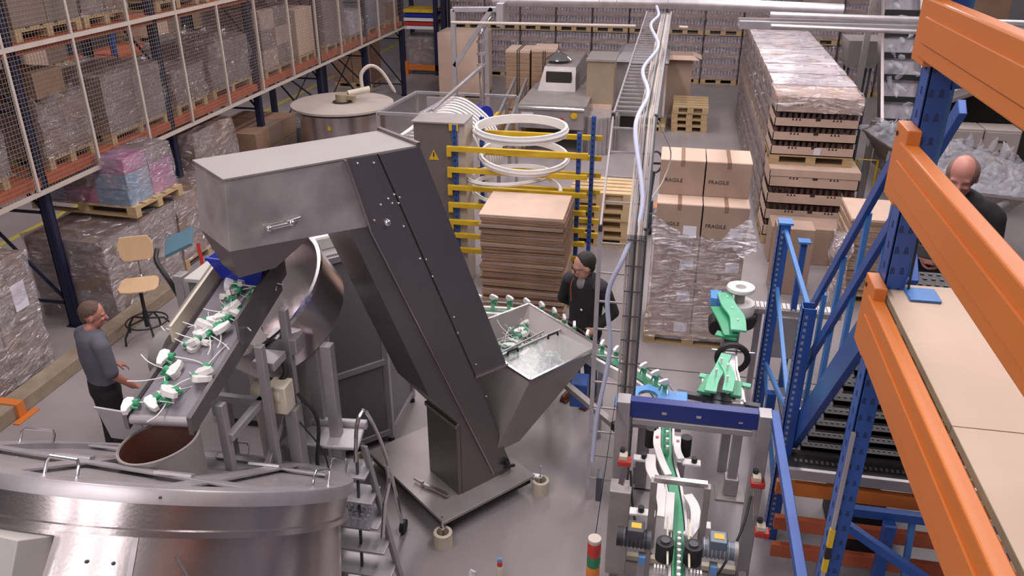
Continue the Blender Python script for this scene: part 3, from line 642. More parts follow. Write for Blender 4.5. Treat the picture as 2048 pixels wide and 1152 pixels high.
# pale strip standing in for a light streak, bolts, rod
def sw(a, h, out=0): return sp(1.10 + out, a, h)
for a in (-62,): 
    b = W(so); b.bar(sw(a, -.24, .012), sw(a, -1.1, .135), .025, .008, sp(1, a) - SC0); b.build('highlight_strip', M_sslt, so)
b = W(so)
for a in (-72, -66): 
    for h in (-.36, -.45): b.sphere(sw(a, h, .03), .009, seg=8, rings=6)
for a in (-118, -113):
    for h in (-.33, -.42): b.sphere(sw(a, h, .03), .007, seg=8, rings=6)
b.sphere(sp(1.157, -97, -.04), .009, seg=8, rings=6); b.sphere(sp(1.157, -58, -.04), .008, seg=8, rings=6); b.build('bolt_heads', M_dgrey, so)
b = W(so); b.tube([sw(-52, -.32, .04), sw(-45, -.52, .07), sw(-43, -.8, .10)], .008, 8); b.tube([sw(-72, -.66, .09), sw(-60, -.62, .09), sw(-45, -.66, .09)], .006, 6); b.build('pull_rod', M_ssb, so)
b = W(so); c0 = sp(1.158, -121, -.04); nn = (c0 - SC0 - n * (c0 - SC0).dot(n)).normalized(); tt = n.cross(nn)
b.prism([(-.02, -.018), (.02, -.018), (0, .02)], c0, tt, n, nn * .003); b.build('warning_sticker', M_yellow, so)
# electric box with window door on the front left
bx = sw(-95, -.36, .05); nn = Vector((-.42, -.75, -.1)).normalized(); nn = (sw(-101, 0) - SC0).normalized(); tt = n.cross(nn).normalized()
def fb(u, v, w): return bx + tt * u + n * v + nn * w
def fbox(b, u0, u1, v0, v1, w0, w1): b.hexa([fb(u0, v0, w0), fb(u1, v0, w0), fb(u1, v0, w1), fb(u0, v0, w1), fb(u0, v1, w0), fb(u1, v1, w0), fb(u1, v1, w1), fb(u0, v1, w1)])
b = W(so); fbox(b, -.55, .26, -.7, .10, -.10, .09); eb = b.build('control_box', M_off, so, .006)
b = W(so); fbox(b, -.50, .16, -.65, .03, .09, .105); db = b.build('box_door', M_sslt, eb, .003)
b = W(so); fbox(b, -.44, .08, -.6, -.04, .104, .109); b.build('door_window', M_clear, eb)
b = W(so); b.tube([fb(.12, -.32, .105), fb(.12, -.32, .15), fb(.12, -.13, .15), fb(.12, -.13, .105)], .011, 8); b.build('door_handle', M_chrome, eb)
b = W(so)
for x, y in ((-3.6, 3.2), (-2.15, 3.2), (-3.5, 4.0), (-2.3, 4.0)): b.mm((x - .04, y - .04, 0), (x + .04, y + .04, 1.0))
b.mm((-3.7, 2.9, .25), (-2.05, 4.1, .33)); b.build('stand', M_alu, so)

# ------------------------------------------------------------------ grey cabinet enclosure
cb = thing('machine_cabinet', 'grey panelled machine cabinet in aluminium profile behind the slanted steel column', 'machine cabinet', (-2.6, 6.4, 0))
CP = [(-2.47, 6.39), (-2.48, 7.10), (-3.45, 7.10), (-3.75, 6.6), (-3.45, 5.95), (-2.93, 5.91)]; H = 2.10
for i in range(6):
    p, q = Vector(CP[i]), Vector(CP[(i + 1) % 6]); d = (q - p).normalized(); P3 = lambda a, z: (a.x, a.y, z)
    b = W(cb); b.mm((p.x - .03, p.y - .03, .05), (p.x + .03, p.y + .03, H)); b.build('corner_post', M_alu, cb, .004)
    b = W(cb); b.cone((p.x, p.y, 0), (p.x, p.y, .05), .03, seg=12); b.build('foot', M_black, cb)
    for z in (.12, .92, H - .03): b = W(cb); b.bar(P3(p, z), P3(q, z), .05, .06); b.build('rail', M_alu, cb, .004)
    for z0, z1 in ((.15, .89), (.95, H - .06)):
        b = W(cb); a, c = p + d * .045, q - d * .045; b.bar(P3(a, (z0 + z1) / 2), P3(c, (z0 + z1) / 2), .012, z1 - z0); b.build('panel', M_panel, cb)
b = W(cb); b.prism([(x, y) for x, y in CP], (0, 0, H), (1, 0, 0), (0, 1, 0), (0, 0, .02)); b.build('top_panel', M_alu, cb)
b = W(cb); b.tube([(-2.435, 6.62, 1.15), (-2.40, 6.62, 1.15), (-2.40, 6.62, 1.33), (-2.435, 6.62, 1.33)], .014, 8); b.build('door_handle', M_black, cb)
b = W(cb)
for u, z in ((.82, 1.97), (.86, 1.92), (.82, 1.74)):
    p = Vector(CP[0]) * (1 - u) + Vector(CP[5]) * u; b.sphere((p.x + .02, p.y - .02, z), .022, (1, 1, 1.2), 8, 6)
b.build('panel_knob', M_black, cb)
lb = thing('label_printer', 'white box with a red mark on top of the grey machine cabinet', 'machine box', (-2.95, 6.25, 2.12), R(46))
b = MB(); b.mm((-.16, -.12, 0), (.16, .14, .11)); b.build('housing', M_off, lb, .01)
b = MB(); b.mm((-.15, -.11, .11), (.15, .13, .118)); b.build('top_sheet', M_paper, lb); b = MB(); b.cone((-.05, .04, .118), (-.05, .04, .126), .032, seg=16); b.build('red_button', M_red, lb)

# ------------------------------------------------------------------ rolling step ladder
sl = thing('step_ladder', 'rolling aluminium step ladder with ribbed platform beside the round sorter', 'step ladder', (-2.2, 4.75, 0))
b = W(sl); b.sheet([(-2.52, 4.62, 1.22), (-2.07, 4.66, 1.22), (-2.11, 4.90, 1.22), (-2.55, 4.86, 1.22)], .03); b.build('platform', M_tray, sl, .01)
b = W(sl); b.bar((-2.54, 4.90, 1.23), (-2.10, 4.94, 1.23), .05, .07); b.build('platform_edge', M_tray, sl, .01)
for x0 in (-2.52, -2.05):
    b = W(sl); b.tube(arc3([(x0, 4.55, 1.18), (x0, 4.62, 1.42), (x0 + .01, 4.70, 1.50), (x0 + .02, 4.80, 1.44), (x0 + .06, 5.0, .9), (x0 + .1, 5.15, .05)], 6), .016, 8); b.build('hand_rail', M_chrome, sl)
    b = W(sl); b.bar((x0, 4.72, 1.20), (x0 + .36, 4.42, .05), .03, .075); b.build('stringer', M_alu, sl, .004)
for k in range(6):
    t = (k + .9) / 6.6; y = 4.70 - .34 * t; z = 1.20 * (1 - t); x = -2.50 + .36 * t
    b = W(sl); b.mm((x, y - .11, z - .02), (x + .46, y + .10, z)); b.build('tread', M_tray, sl, .004)
b = W(sl); b.tube(arc3([(-1.80, 4.42, .95), (-1.77, 4.46, 1.12), (-1.80, 4.52, 1.2)], 4), .016, 8); b.tube([(-1.80, 4.42, .95), (-1.84, 4.42, .62)], .016, 8); b.build('grab_handle', M_chrome, sl)
b = W(sl); b.bar((-2.07, 4.62, 1.15), (-2.02, 4.4, .2), .02, .03); b.build('folding_bar', M_dgrey, sl)
for x, y in ((-2.42, 5.16), (-1.95, 5.16)):
    b = W(sl); b.cone((x - .02, y, .06), (x + .02, y, .06), .06, seg=16); b.build('wheel', M_black, sl)
# jars in a tray on a tread
tr = thing('jar_tray', 'clear film-wrapped tray of little glass jars lying by the step ladder', 'jar tray', (-2.30, 4.45, 0.60))
b = MB(); b.mm((-.17, -.14, 0), (.17, .14, .015)); b.build('tray', M_sslt, tr)
jm = None
for i in range(7):
    for j in range(6):
        if jm is None:
            q = MB(); q.lathe([(.0001, 0), (.02, 0), (.021, .05), (.014, .062), (.014, .075), (.0001, .075)], seg=10); jm = q.mesh('glass_jar', M_glass)
        o = bpy.data.objects.new('glass_jar', jm); COL.objects.link(o); o.parent = tr; o.location = (-.145 + i * .048, -.12 + j * .048, .016)
tr.location = (-2.10, 4.545, .674)
# coil of hose on the floor
b = MB(); [b.tube(circ((-2.55, 5.35, .03 + k * .035), .17 - .008 * k, 28), .018, 8, True) for k in range(3)]; tag(b.build('hose_coil', mat('hose_brown', (.16, .13, .11), .5), None), 'coiled brown hose on the floor behind the step ladder', 'hose')
# little bottles on the floor in front
bt = thing('spray_bottle', 'small beige bottle with red collar and blue cap at the bottom edge', 'bottle', (-1.03, 4.77, 0))
b = MB(); b.lathe([(.0001, 0), (.032, 0), (.033, .13), (.018, .17), (.0001, .17)], seg=20); b.build('body', M_cream, bt); b = MB(); b.lathe([(.019, .165), (.022, .165), (.02, .2), (.0001, .2)], seg=16); b.build('collar', M_red, bt); b = MB(); b.lathe([(.014, .2), (.014, .235), (.0001, .238)], seg=16); b.build('cap', M_azure, bt)
bt = thing('spray_bottle', 'small white bottle at the bottom edge left of the beige bottle', 'bottle', (-1.24, 4.68, 0))
b = MB(); b.lathe([(.0001, 0), (.03, 0), (.03, .09), (.014, .12), (.014, .14), (.0001, .14)], seg=20); b.build('body', M_white, bt); b = MB(); b.tube([(0, 0, .14), (0, 0, .16), (.04, -.02, .165)], .009, 8); b.build('nozzle', M_paper, bt)
# ------------------------------------------------------------------ back wall of bottle pallets
def make_bottle_stack():
    t = thing('bottle_pallet', 'x', 'bottle pallet', group=None)
    pallet_mb(MB(), 1.0, 1.2).build('pallet', M_wood, t)
    for k in range(4):
        z = .145 + k * .30
        b = MB(); b.mm((-.5, -.6, z), (.5, .6, z + .012)); b.mm((-.505, -.605, z), (.505, -.59, z + .125)); b.mm((-.505, -.605, z), (-.49, .605, z + .125)); b.mm((.49, -.605, z), (.505, .605, z + .125)); b.build('tray', M_card, t)
        b = MB()
        for j in range(2):
            for i in range(11): b.lathe([(.036, 0), (.038, .15), (.016, .21), (.014, .27), (.0001, .27)], (-.45 + i * .09, -.55 + j * .09, z + .012), 6)
        for j in range(12):
            for s in (-.45, .45): b.lathe([(.036, 0), (.038, .15), (.016, .21), (.014, .27), (.0001, .27)], (s, -.37 + j * .085, z + .012), 6)
        o = b.build('bottles', mat('milky_bottle', (.52, .44, .52), .3, 0, (.44, .36, .43), 5), t); o['kind'] = 'stuff'
    b = MB(); crumple(b, (-.515, -.615, .13), (.515, .615, 1.34), .006, 6, .01, 3); b.build('stretch_film', M_film, t)
    return t
bs = make_bottle_stack(); put = placer(bs)
cols = ['first', 'second', 'third', 'fourth', 'fifth', 'sixth', 'seventh', 'eighth', 'ninth', 'tenth']
for i in range(9):
    for k in range(3):
        if i == 8 and k == 2: pass
        put((-6.15 + i * 1.055, 25.2, k * 1.36), (0, 0, 0), 'bottle pallet in the back wall, %s tier, %s from the left' % (['bottom', 'middle', 'top'][k], cols[i]), 'film-wrapped bottle pallets stacked as a back wall')
for i in range(3):
    for k in range(3):
        put((3.6 + i * 1.1, 24.0 + .2 * i, k * 1.36), (0, 0, 0), 'bottle pallet behind the crate row, %s tier, %s from the crates' % (['bottom', 'middle', 'top'][k], cols[i]), 'film-wrapped bottle pallets behind the crate row')
# carton boxes back right top
for i, (x, z, c) in enumerate(((6.9, 0, 'lower'), (6.9, 1.5, 'upper'))):
    load('%s brown carton load in the far right corner' % c, (x, 22.5, z), 1.3, 1.2, 1.3, 1, 1, 1, seed=90 + i, mats=[M_cardd], film=False, name='carton_load')
# rack end with coloured boards, left of the bottle wall
re = thing('board_rack', 'dark end rack holding coloured boards and grey film by the back wall', 'rack', (-7.5, 24.4, 0))
for x in (-8.1, -7.05, -6.82):
    b = W(re); b.mm((x - .06, 24.3, 0), (x + .06, 24.4, 4.4)); b.mm((x - .06, 25.3, 0), (x + .06, 25.4, 4.4)); b.build('upright', M_navy, re)
for k, (m, z) in enumerate(((M_yellow, 1.80), (M_chute, 1.68), (M_paper, 1.56), (M_red, 1.44), (M_paper, 1.33))):
    b = W(re); b.mm((-8.05, 24.35, z), (-7.12, 25.2, z + .09)); b.build('board', m, re)
b = W(re); b.mm((-8.05, 24.3, .14), (-6.85, 24.36, .3)); b.mm((-8.05, 24.25, .0), (-7.95, 24.36, .4)); b.mm((-6.98, 24.25, 0), (-6.88, 24.36, .4)); b.build('barrier', M_orange, re)
load('grey film-wrapped load under the coloured boards', (-7.55, 24.9, .3), .9, .9, .8, 2, 2, 2, seed=95, mats=[M_wraped], pal=False, amp=.03)
b = MB(); b.mm((-6.75, 24.6, 0), (-6.68, 25.6, 4.2)); tag(b.build('dark_panel', M_dark), 'tall black panel beside the coloured board rack', 'panel')  # a plain dark panel, not a display
load('brown carton pair on a pallet seen through the rack end braces', (-8.9, 22.6, 0), 1.1, .9, 1.35, 2, 1, 2, seed=96, mats=[M_cardd], film=False, name='carton_load')
# tall brown carton and two bundled cardboard stacks in front of the bottle wall
load('tall tan carton block standing before the bottle wall left of the pipe', (-5.55, 21.9, 0), 1.25, 1.0, 1.55, 1, 1, 1, seed=97, mats=[M_cardl], film=False, name='carton_block')
for i, x in enumerate((-3.75, -3.12)):
    t = thing('cardboard_bundle', '%s strapped stack of brown flat cartons behind the long conveyor' % ('left' if i == 0 else 'right'), 'cardboard stack', (x, 20.3, 0))
    pallet_mb(MB(), .6, .8).build('pallet', M_wood, t)
    b = MB(); b.mm((-.29, -.4, .145), (.29, .4, 1.52 + i * .04)); b.build('bundle', M_carde, t)
    b = MB(); b.mm((-.295, -.405, 1.50 + i * .04), (.30, .41, 1.56 + i * .05)); b.build('top_sheets', M_cardl, t)
    b = MB(); b.mm((-.02, -.412, .145), (.0, .42, 1.57)); b.mm((.03, -.412, .145), (.05, .42, 1.57)); b.build('strap', M_dark, t)
for i in range(2):
    t = thing('cardboard_bundle', '%s low brown bundle of flat cartons under the conveyor frame' % ['nearer', 'farther'][i], 'cardboard stack', (-3.35, 17.3 + 1.1 * i, 0))
    b = MB(); b.mm((-.3, -.45, .0), (.35, .45, .62)); b.build('bundle', M_carde, t)
# ------------------------------------------------------------------ accumulation conveyor, tunnel, column box
cvb = thing('steel_conveyor', 'long stainless table machine with a hood in front of the bottle wall', 'conveyor machine', (-2.4, 16.8, 0))
b = W(cvb); b.mm((-3.15, 16.6, .55), (-1.75, 16.9, 1.0)); b.mm((-3.15, 16.9, .75), (-1.75, 20.6, .95)); b.build('cabinet', M_sst, cvb, .01)
b = W(cvb); b.mm((-3.12, 16.7, 1.0), (-1.72, 18.8, 1.03)); b.build('table_top', M_sst, cvb, .004)
b = W(cvb); b.cone((-3.18, 16.58, .98), (-1.75, 16.58, .98), .035, seg=12); b.build('front_roller', M_chrome, cvb)
b = W(cvb); b.hexa([(-2.95, 18.0, 1.02), (-2.1, 18.0, 1.02), (-2.1, 20.4, 1.02), (-2.95, 20.4, 1.02), (-2.85, 18.35, 1.5), (-2.15, 18.35, 1.5), (-2.15, 20.3, 1.5), (-2.85, 20.3, 1.5)]); b.build('hood', M_sst, cvb, .01)
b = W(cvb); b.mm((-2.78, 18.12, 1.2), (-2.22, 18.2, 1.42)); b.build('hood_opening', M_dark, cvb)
b = W(cvb); b.lathe([(.0001, 1.75), (.05, 1.74), (.30, 1.58), (.31, 1.57), (.29, 1.57)], (-2.62, 18.9, 0), 28); b.cone((-2.62, 18.9, 1.74), (-2.62, 18.9, 2.1), .012, seg=6); b.build('dome_lamp_cover', M_chrome, cvb)
b = W(cvb); b.cone((-1.95, 16.56, .85), (-1.95, 16.60, .85), .07, seg=20); b.cone((-1.95, 16.52, .85), (-1.95, 16.56, .85), .045, seg=16); b.build('rotary_switch', M_yellow, cvb)
b = W(cvb); b.cone((-2.2, 16.56, .76), (-2.2, 16.6, .76), .04, seg=12); b.build('stop_button', M_red, cvb); b = W(cvb); b.mm((-3.05, 16.59, .78), (-2.8, 16.60, .88)); b.build('name_plate', M_paper, cvb)
for x in (-3.1, -1.8):
    for y in (16.7, 18.6, 20.5): b = W(cvb); b.mm((x - .04, y - .04, 0), (x + .04, y + .04, .8)); b.build('leg', M_sst, cvb)
mb_ = thing('column_box', 'tan steel machine column box standing between conveyor and cable ladder', 'machine column', (-1.5, 17.9, 0))
b = W(mb_); b.mm((-1.83, 17.6, .80), (-1.25, 18.2, 1.78)); b.build('upper_box', mat('tan_steel', (.36, .28, .20), .45, .2), mb_, .01)
b = W(mb_); b.mm((-1.85, 17.55, 1.78), (-1.23, 18.6, 1.82)); b.build('box_lid', M_sst, mb_); b = W(mb_); b.mm((-1.83, 17.57, .74), (-1.27, 17.63, .88)); b.build('light_strip', M_cardl, mb_)
b = W(mb_); b.lathe([(.0001, 0), (.42, 0), (.42, .78), (.0001, .78)], (-1.5, 17.2, 0), 16); b.build('ribbed_drum', M_sslt, mb_)
b = W(mb_)
for k in range(14): a = -math.pi + k * math.pi / 13; b.mm((-1.5 + .43 * math.cos(a) - .015, 17.2 + .43 * math.sin(a) - .015, .02), (-1.5 + .43 * math.cos(a) + .015, 17.2 + .43 * math.sin(a) + .015, .76))
b.build('drum_ribs', M_sst, mb_)
tk = thing('labelling_machine', 'big stainless cabinet machine right behind the cable ladder', 'machine', (-.6, 19.6, 0))
b = W(tk); b.mm((-1.35, 19.0, .3), (-.2, 20.6, 1.55)); b.build('housing', M_sst, tk, .02); b = W(tk); b.hexa([(-1.4, 18.9, 1.55), (-.15, 18.9, 1.55), (-.15, 20.7, 1.55), (-1.4, 20.7, 1.55), (-1.2, 19.2, 1.72), (-.35, 19.2, 1.72), (-.35, 20.4, 1.72), (-1.2, 20.4, 1.72)]); b.build('hood', M_sslt, tk)
b = W(tk); b.mm((-.22, 18.95, .35), (-.17, 19.02, 1.5)); b.build('edge_profile', M_chrome, tk); b = W(tk); b.mm((-1.3, 19.05, 0), (-.25, 20.5, .3)); b.build('plinth', M_dark, tk)
t = thing('open_carton', 'open tan carton on the floor right of the big cabinet machine', 'carton', (.05, 20.9, 0)); b = MB(); b.mm((-.35, -.3, 0), (.35, .3, 1.45)); b.build('body', M_card, t); b = MB(); b.sheet([(-.35, -.3, 1.45), (-.45, -.5, 1.38), (.5, -.5, 1.38), (.35, -.3, 1.45)], .01); b.sheet([(.35, -.3, 1.45), (.55, -.3, 1.38), (.55, .3, 1.38), (.35, .3, 1.45)], .01); b.build('flap', M_cardl, t)
# pallets
def pallets(label, loc, n, w, d, rz=0, group=None, m=None):
    p0 = None
    for k in range(n):
        if p0 is None: p0 = pallet_mb(MB(), w, d).mesh('pallet', m or M_wood)
        o = bpy.data.objects.new('wooden_pallet', p0); COL.objects.link(o); o.location = (loc[0] + random.uniform(-.015, .015), loc[1] + random.uniform(-.015, .015), loc[2] + k * .146); o.rotation_euler = (0, 0, rz + random.uniform(-.01, .01))
        pos = 'single' if n == 1 else ('bottom' if k == 0 else 'top' if k == n - 1 else ['second', 'third', 'fourth', 'fifth', 'sixth'][k - 1])
        tag(o, label % pos, 'pallet', group)
pallets('%s wooden pallet of the small stack on the open floor', (.42, 19.6, 0), 4, .8, 1.2, 0, 'pallets in the small floor stack')
pallets('%s wooden pallet of the stack beside the big cabinet machine', (-.42, 20.9 - 1.6, 0), 1, .6, .9)
pallets('%s pale pallet of the stack right behind the blue and yellow rack', (-.95, 12.2, 0), 6, .95, .8, 0, 'pale pallets behind the blue and yellow rack', mat('pale_pallet_wood', (.60, .44, .26), .8, 0, (.48, .34, .18), 4))

# ------------------------------------------------------------------ crate row on the right
def tray_stack(label, x, y, z, n, film, w=1.2, d=.85, h=.215, seed=0, front=True):
    t = thing('crate_load', label, 'crate load', (x, y, z), 0, 'pallets of carton trays in the long crate row')
    pallet_mb(MB(), w, d).build('pallet', M_wood, t)
    for k in range(n):
        z0 = .145 + k * h
        b = MB(); b.mm((-w / 2, -d / 2, z0), (w / 2, d / 2, z0 + .015)); hh = h * .62
        for a, c in (((-w / 2, -d / 2), (w / 2, -d / 2 + .012)), ((-w / 2, d / 2 - .012), (w / 2, d / 2)), ((-w / 2, -d / 2), (-w / 2 + .012, d / 2)), ((w / 2 - .012, -d / 2), (w / 2, d / 2))): b.mm((*a, z0), (*c, z0 + hh))
        b.build('tray', M_card if film else M_cardl, t)
        b = MB(); rows = [(x_, -d / 2 + .06) for x_ in [(-w / 2 + .05 + i * (w - .1) / 13) for i in range(14)]] + [(-w / 2 + .06, y_) for y_ in [(-d / 2 + .14 + i * (d - .2) / 8) for i in range(9)]]
        for q in rows: b.lathe([(.034, 0), (.036, .12), (.026, .15), (.026, h - .02), (.0001, h - .02)], (*q, z0 + .015), 7)
        o = b.build('jars', mat('dark_jar', (.10, .06, .055), .25) if not film else M_cardd, t); o['kind'] = 'stuff'
        if not film:
            b = MB()
            for q in (-.36, .22):
                for i in range(3): b.prism([(0, 0), (.035, 0), (.0175, .035)], (q + i * .05, -d / 2 - .003, z0 + hh - .03), (1, 0, 0), (0, 0, 1), (0, .003, 0))
            b.mm((-.02, -d / 2 - .004, z0 + hh - .03), (.05, -d / 2, z0 + hh + .02)); b.build('handle_cutouts', M_ink, t)
    top = .145 + n * h
    b = MB(); b.mm((-w / 2 - .01, -d / 2 - .01, top), (w / 2 + .01, d / 2 + .01, top + .02)); b.mm((-w / 2 - .01, -d / 2 - .01, top - .09), (w / 2 + .01, -d / 2, top)); b.mm((-w / 2 - .01, -d / 2 - .01, top - .09), (-w / 2, d / 2, top)); b.build('lid', M_cardl, t)
    if film and z > 1: b = MB(); crumple(b, (-w / 2 - .015, -d / 2 - .01, top + .02), (w / 2 + .015, d / 2 + .01, top + .028), .004, 4, .012, seed); b.build('top_film_sheen', M_ftop, t)  # extra sheet that carries the painted sheen
    if film: b = MB(); crumple(b, (-w / 2 - .02, -d / 2 - .015, .05), (w / 2 + .02, d / 2 + .015, top + .03), .012, 6, .02, seed); b.build('stretch_film', M_film, t)
    return t
for i in range(9):
    for k in range(2):
        if i == 0: continue
        nm = ['', 'second', 'third', 'fourth', 'fifth', 'sixth', 'seventh', 'eighth', 'ninth'][i]
        tray_stack('film-wrapped crate pallet, %s tier of the long row, %s from the front' % (['lower', 'upper'][k], nm), 2.15, 13.0 + i * .93, k * 1.225, 4, True, h=.262 if k == 0 else .215, seed=i * 2 + k)
t = tray_stack('open crate pallet with jars on the front of the row, upper tier', 2.12, 13.1, 1.216, 4, False, h=.215)
b = MB(); crumple(b, (-.62, -.45, .80), (.62, .45, 1.04), .015, 6, .02, 5); b.build('stretch_film', M_film, t)
b = MB(); b.mm((.02, -.436, .165), (.12, -.43, .27)); b.build('paper_label', M_paper, t)
tray_stack('open crate pallet with jars at the front bottom of the row', 2.17, 12.85, 0, 4, False, w=1.28, h=.262)
for i, (x, y) in enumerate(((2.15, 11.95),)):
    b = MB(); b.box((x, y - .0, .28), (1.15, .5, .56)); tag(b.build('large_carton', M_card, None, .006), 'plain brown carton block on the floor before the crate row', 'carton')
# yellow bar frame by the crates
b = MB(); b.tube([(2.95, 13.4, 0), (2.95, 13.4, 1.15), (3.25, 13.4, 1.15), (3.25, 13.4, 0)], .02, 8); tag(b.build('bar_frame', M_yellow), 'thin yellow tube frame standing right of the crate row', 'frame')

# ------------------------------------------------------------------ flat carton stacks
def flats(x, y, w, d, h, n, label, group, seed, m):
    rnd = random.Random(seed); th = h / n; me = None
    for k in range(n):
        b = MB(); t = th * .94
        a = [(-w / 2, -d / 2), (w / 2, -d / 2), (w / 2, d / 2), (-w / 2, d / 2)]
        if k < 6 or k == n - 1:
            nz = 6; 
            for j in range(2): b.mm((-w / 2 + rnd.uniform(0, .012), -d / 2 + rnd.uniform(0, .012), j * t / 2), (w / 2 - rnd.uniform(0, .012), d / 2, (j + .86) * t / 2))
            me = b.mesh('folded_carton', (m if k % 3 else M_card) if k < n - 1 else M_cardl); ms = me if k == 0 else ms
            MM = [me] if k == 0 else MM + [me]
        else: me = MM[k % 6]
        o = bpy.data.objects.new('folded_carton', me); COL.objects.link(o)
        o.location = (x + rnd.uniform(-.02, .02), y + rnd.uniform(-.02, .02), .145 + k * th); o.rotation_euler = (0, 0, rnd.uniform(-.018, .018))
        tag(o, label, 'folded carton', group)
pallets('%s pallet carrying the tall stack of folded cartons by the yellow rack', (-1.62, 9.32, 0), 1, 1.02, .86)
flats(-1.62, 9.32, 1.02, .86, 1.37, 34, 'brown folded carton in the tall stack between the steel column and the man in black', 'folded cartons in the tall centre stack', 3, mat('folded_board', (.34, .21, .14), .9, 0, (.22, .13, .085), 3.5, .1, 60, .6, stretch=(1, 1, 14)))
pallets('%s pallet carrying the folded cartons behind the blue post', (2.95, 10.9, 0), 1, 1.2, .9)
flats(2.95, 10.9, 1.15, .85, 1.05, 30, 'tan folded carton in the stack behind the big blue post', 'folded cartons in the right stack', 4, mat('folded_board_tan', (.46, .31, .21), .9, 0, (.27, .17, .11), 3.5, .1, 60, .6, stretch=(1, 1, 14)))
b = MB(); b.mm((1.50, 10.6, 0), (1.98, 10.95, .95)); tag(b.build('large_carton', M_card, None, .006), 'tall narrow brown carton left of the right folded carton stack', 'carton')
b = MB(); crumple(b, (2.22, 10.35, 0), (2.42, 10.65, .95), .03, 6, .04, 8); tag(b.build('film_bag', M_film), 'crumpled clear film hanging beside the right folded carton stack', 'plastic film')

# ------------------------------------------------------------------ fragile boxes
pallets('%s euro pallet under the boxes marked FRAGILE', (.41, 9.32, 0), 1, 1.06, .86)
lay = .41
for k in range(5):
    for i in range(2):
        for j in range(2 if k < 4 else 1):
            x = -.08 + .255 + i * .515; y = 8.9 + .215 + j * .43 + (.32 if k == 4 else 0); dd = .42 if k < 4 else .56
            if k == 4: y = 9.23 + .28
            t = thing('shipping_box', '', 'box', (x, y, .146 + k * lay)); b = MB(); b.mm((-.25, -dd / 2, 0), (.25, dd / 2, lay - .004)); b.build('carton', M_card, t, .005)
            b = MB(); b.mm((-.252, -dd / 2 + .02, lay - .0045), (.252, dd / 2 - .02, lay - .002)); b.build('lit_top_flaps', M_cardl, t)  # lighter board on top, overhead light painted into its colour
            b = MB(); b.mm((-.022, -dd / 2 - .001, lay - .003), (.022, dd / 2, lay)); b.mm((-.022, -dd / 2 - .003, lay - .07), (.022, -dd / 2, lay)); b.build('tape', M_cardd, t)
            if j == 0 and k >= 3: text_mesh('fragile_print', 'FRAGILE', .062, M_ink, t, (-.10, -dd / 2 - .003, lay * .42), (R(90), 0, 0), .0008)
            if j == 0 and k < 4 and (k != 3 or True):
                b = MB(); b.mm((.06, -dd / 2 - .004, .03), (.21, -dd / 2 - .0015, .16)); b.build('paper_label', M_paper, t)
            side = ['left', 'right'][i]; row = ['bottom', 'second', 'third', 'fourth', 'top'][k]
            t['label'] = '%s %s box of the fragile stack, %s layer' % (['front', 'rear'][j] if k < 4 else 'single', side, row); t['group'] = 'cardboard boxes stacked on the fragile pallet'
sf = MB(); crumple(sf, (-.10, 8.86, .10), (.93, 9.79, 1.42), .012, 8, .03, 9); tag(sf.build('film_wrap', M_film), 'clear stretch film around the lower layers of the FRAGILE boxes', 'stretch film')
sf = MB(); sf.add([(-.11, 8.85, 1.38), (-.12, 8.84, 1.68), (.1, 8.83, 1.55), (.35, 8.84, 1.40), (.35, 8.85, 1.22), (.1, 8.85, 1.28)], [(0, 1, 2), (0, 2, 5), (5, 2, 3, 4)])
o = sf.build('loose_film', M_film); o.modifiers.new('thickness', 'SOLIDIFY').thickness = .004; tag(o, 'torn loose flap of film on the left front of the FRAGILE box stack', 'stretch film')
sf = MB(); sf.add([(.60, 8.84, 1.30), (.72, 8.82, 1.52), (.95, 8.84, 1.70), (1.08, 8.80, 1.35), (.90, 8.80, 1.22), (.78, 8.82, 1.35)], [(0, 1, 5), (1, 2, 5), (5, 2, 3), (5, 3, 4)])
o = sf.build('loose_film', M_film); o.modifiers.new('thickness', 'SOLIDIFY').thickness = .004; tag(o, 'torn loose flap of film on the right front of the FRAGILE box stack', 'stretch film')
# hand pallet truck
pt = thing('pallet_truck', 'dark hand pallet truck with loop handle left of the FRAGILE boxes', 'pallet truck', (-.22, 12.6, 0))
b = W(pt); b.tube([(-.24, 12.5, .35), (-.19, 12.42, 1.05)], .022, 8); b.build('draw_bar', M_dgrey, pt); b = W(pt); b.tube(circ((-.18, 12.40, 1.22), .10, 20, Matrix.Rotation(R(80), 3, 'X') @ Matrix.Diagonal((1, 1.6, 1))), .016, 8, True); b.bar((-.26, 12.4, 1.2), (-.10, 12.4, 1.2), .03, .03); b.build('loop_handle', M_black, pt)
b = W(pt); b.mm((-.34, 12.5, .08), (-.10, 12.78, .34)); b.cone((-.22, 12.62, .34), (-.22, 12.62, .52), .05, seg=12); b.build('pump_body', M_dgrey, pt, .01); b = W(pt); b.mm((-.38, 12.45, .05), (-.30, 12.52, .22)); b.mm((-.42, 12.75, .05), (-.26, 13.8, .10)); b.mm((-.16, 12.75, .05), (.0, 13.8, .10)); b.build('fork', M_amber, pt)
b = W(pt); [b.cone((x, 12.5, .09), (x + .05, 12.5, .09), .09, seg=16) for x in (-.30, -.19)]; b.build('wheel', M_black, pt)

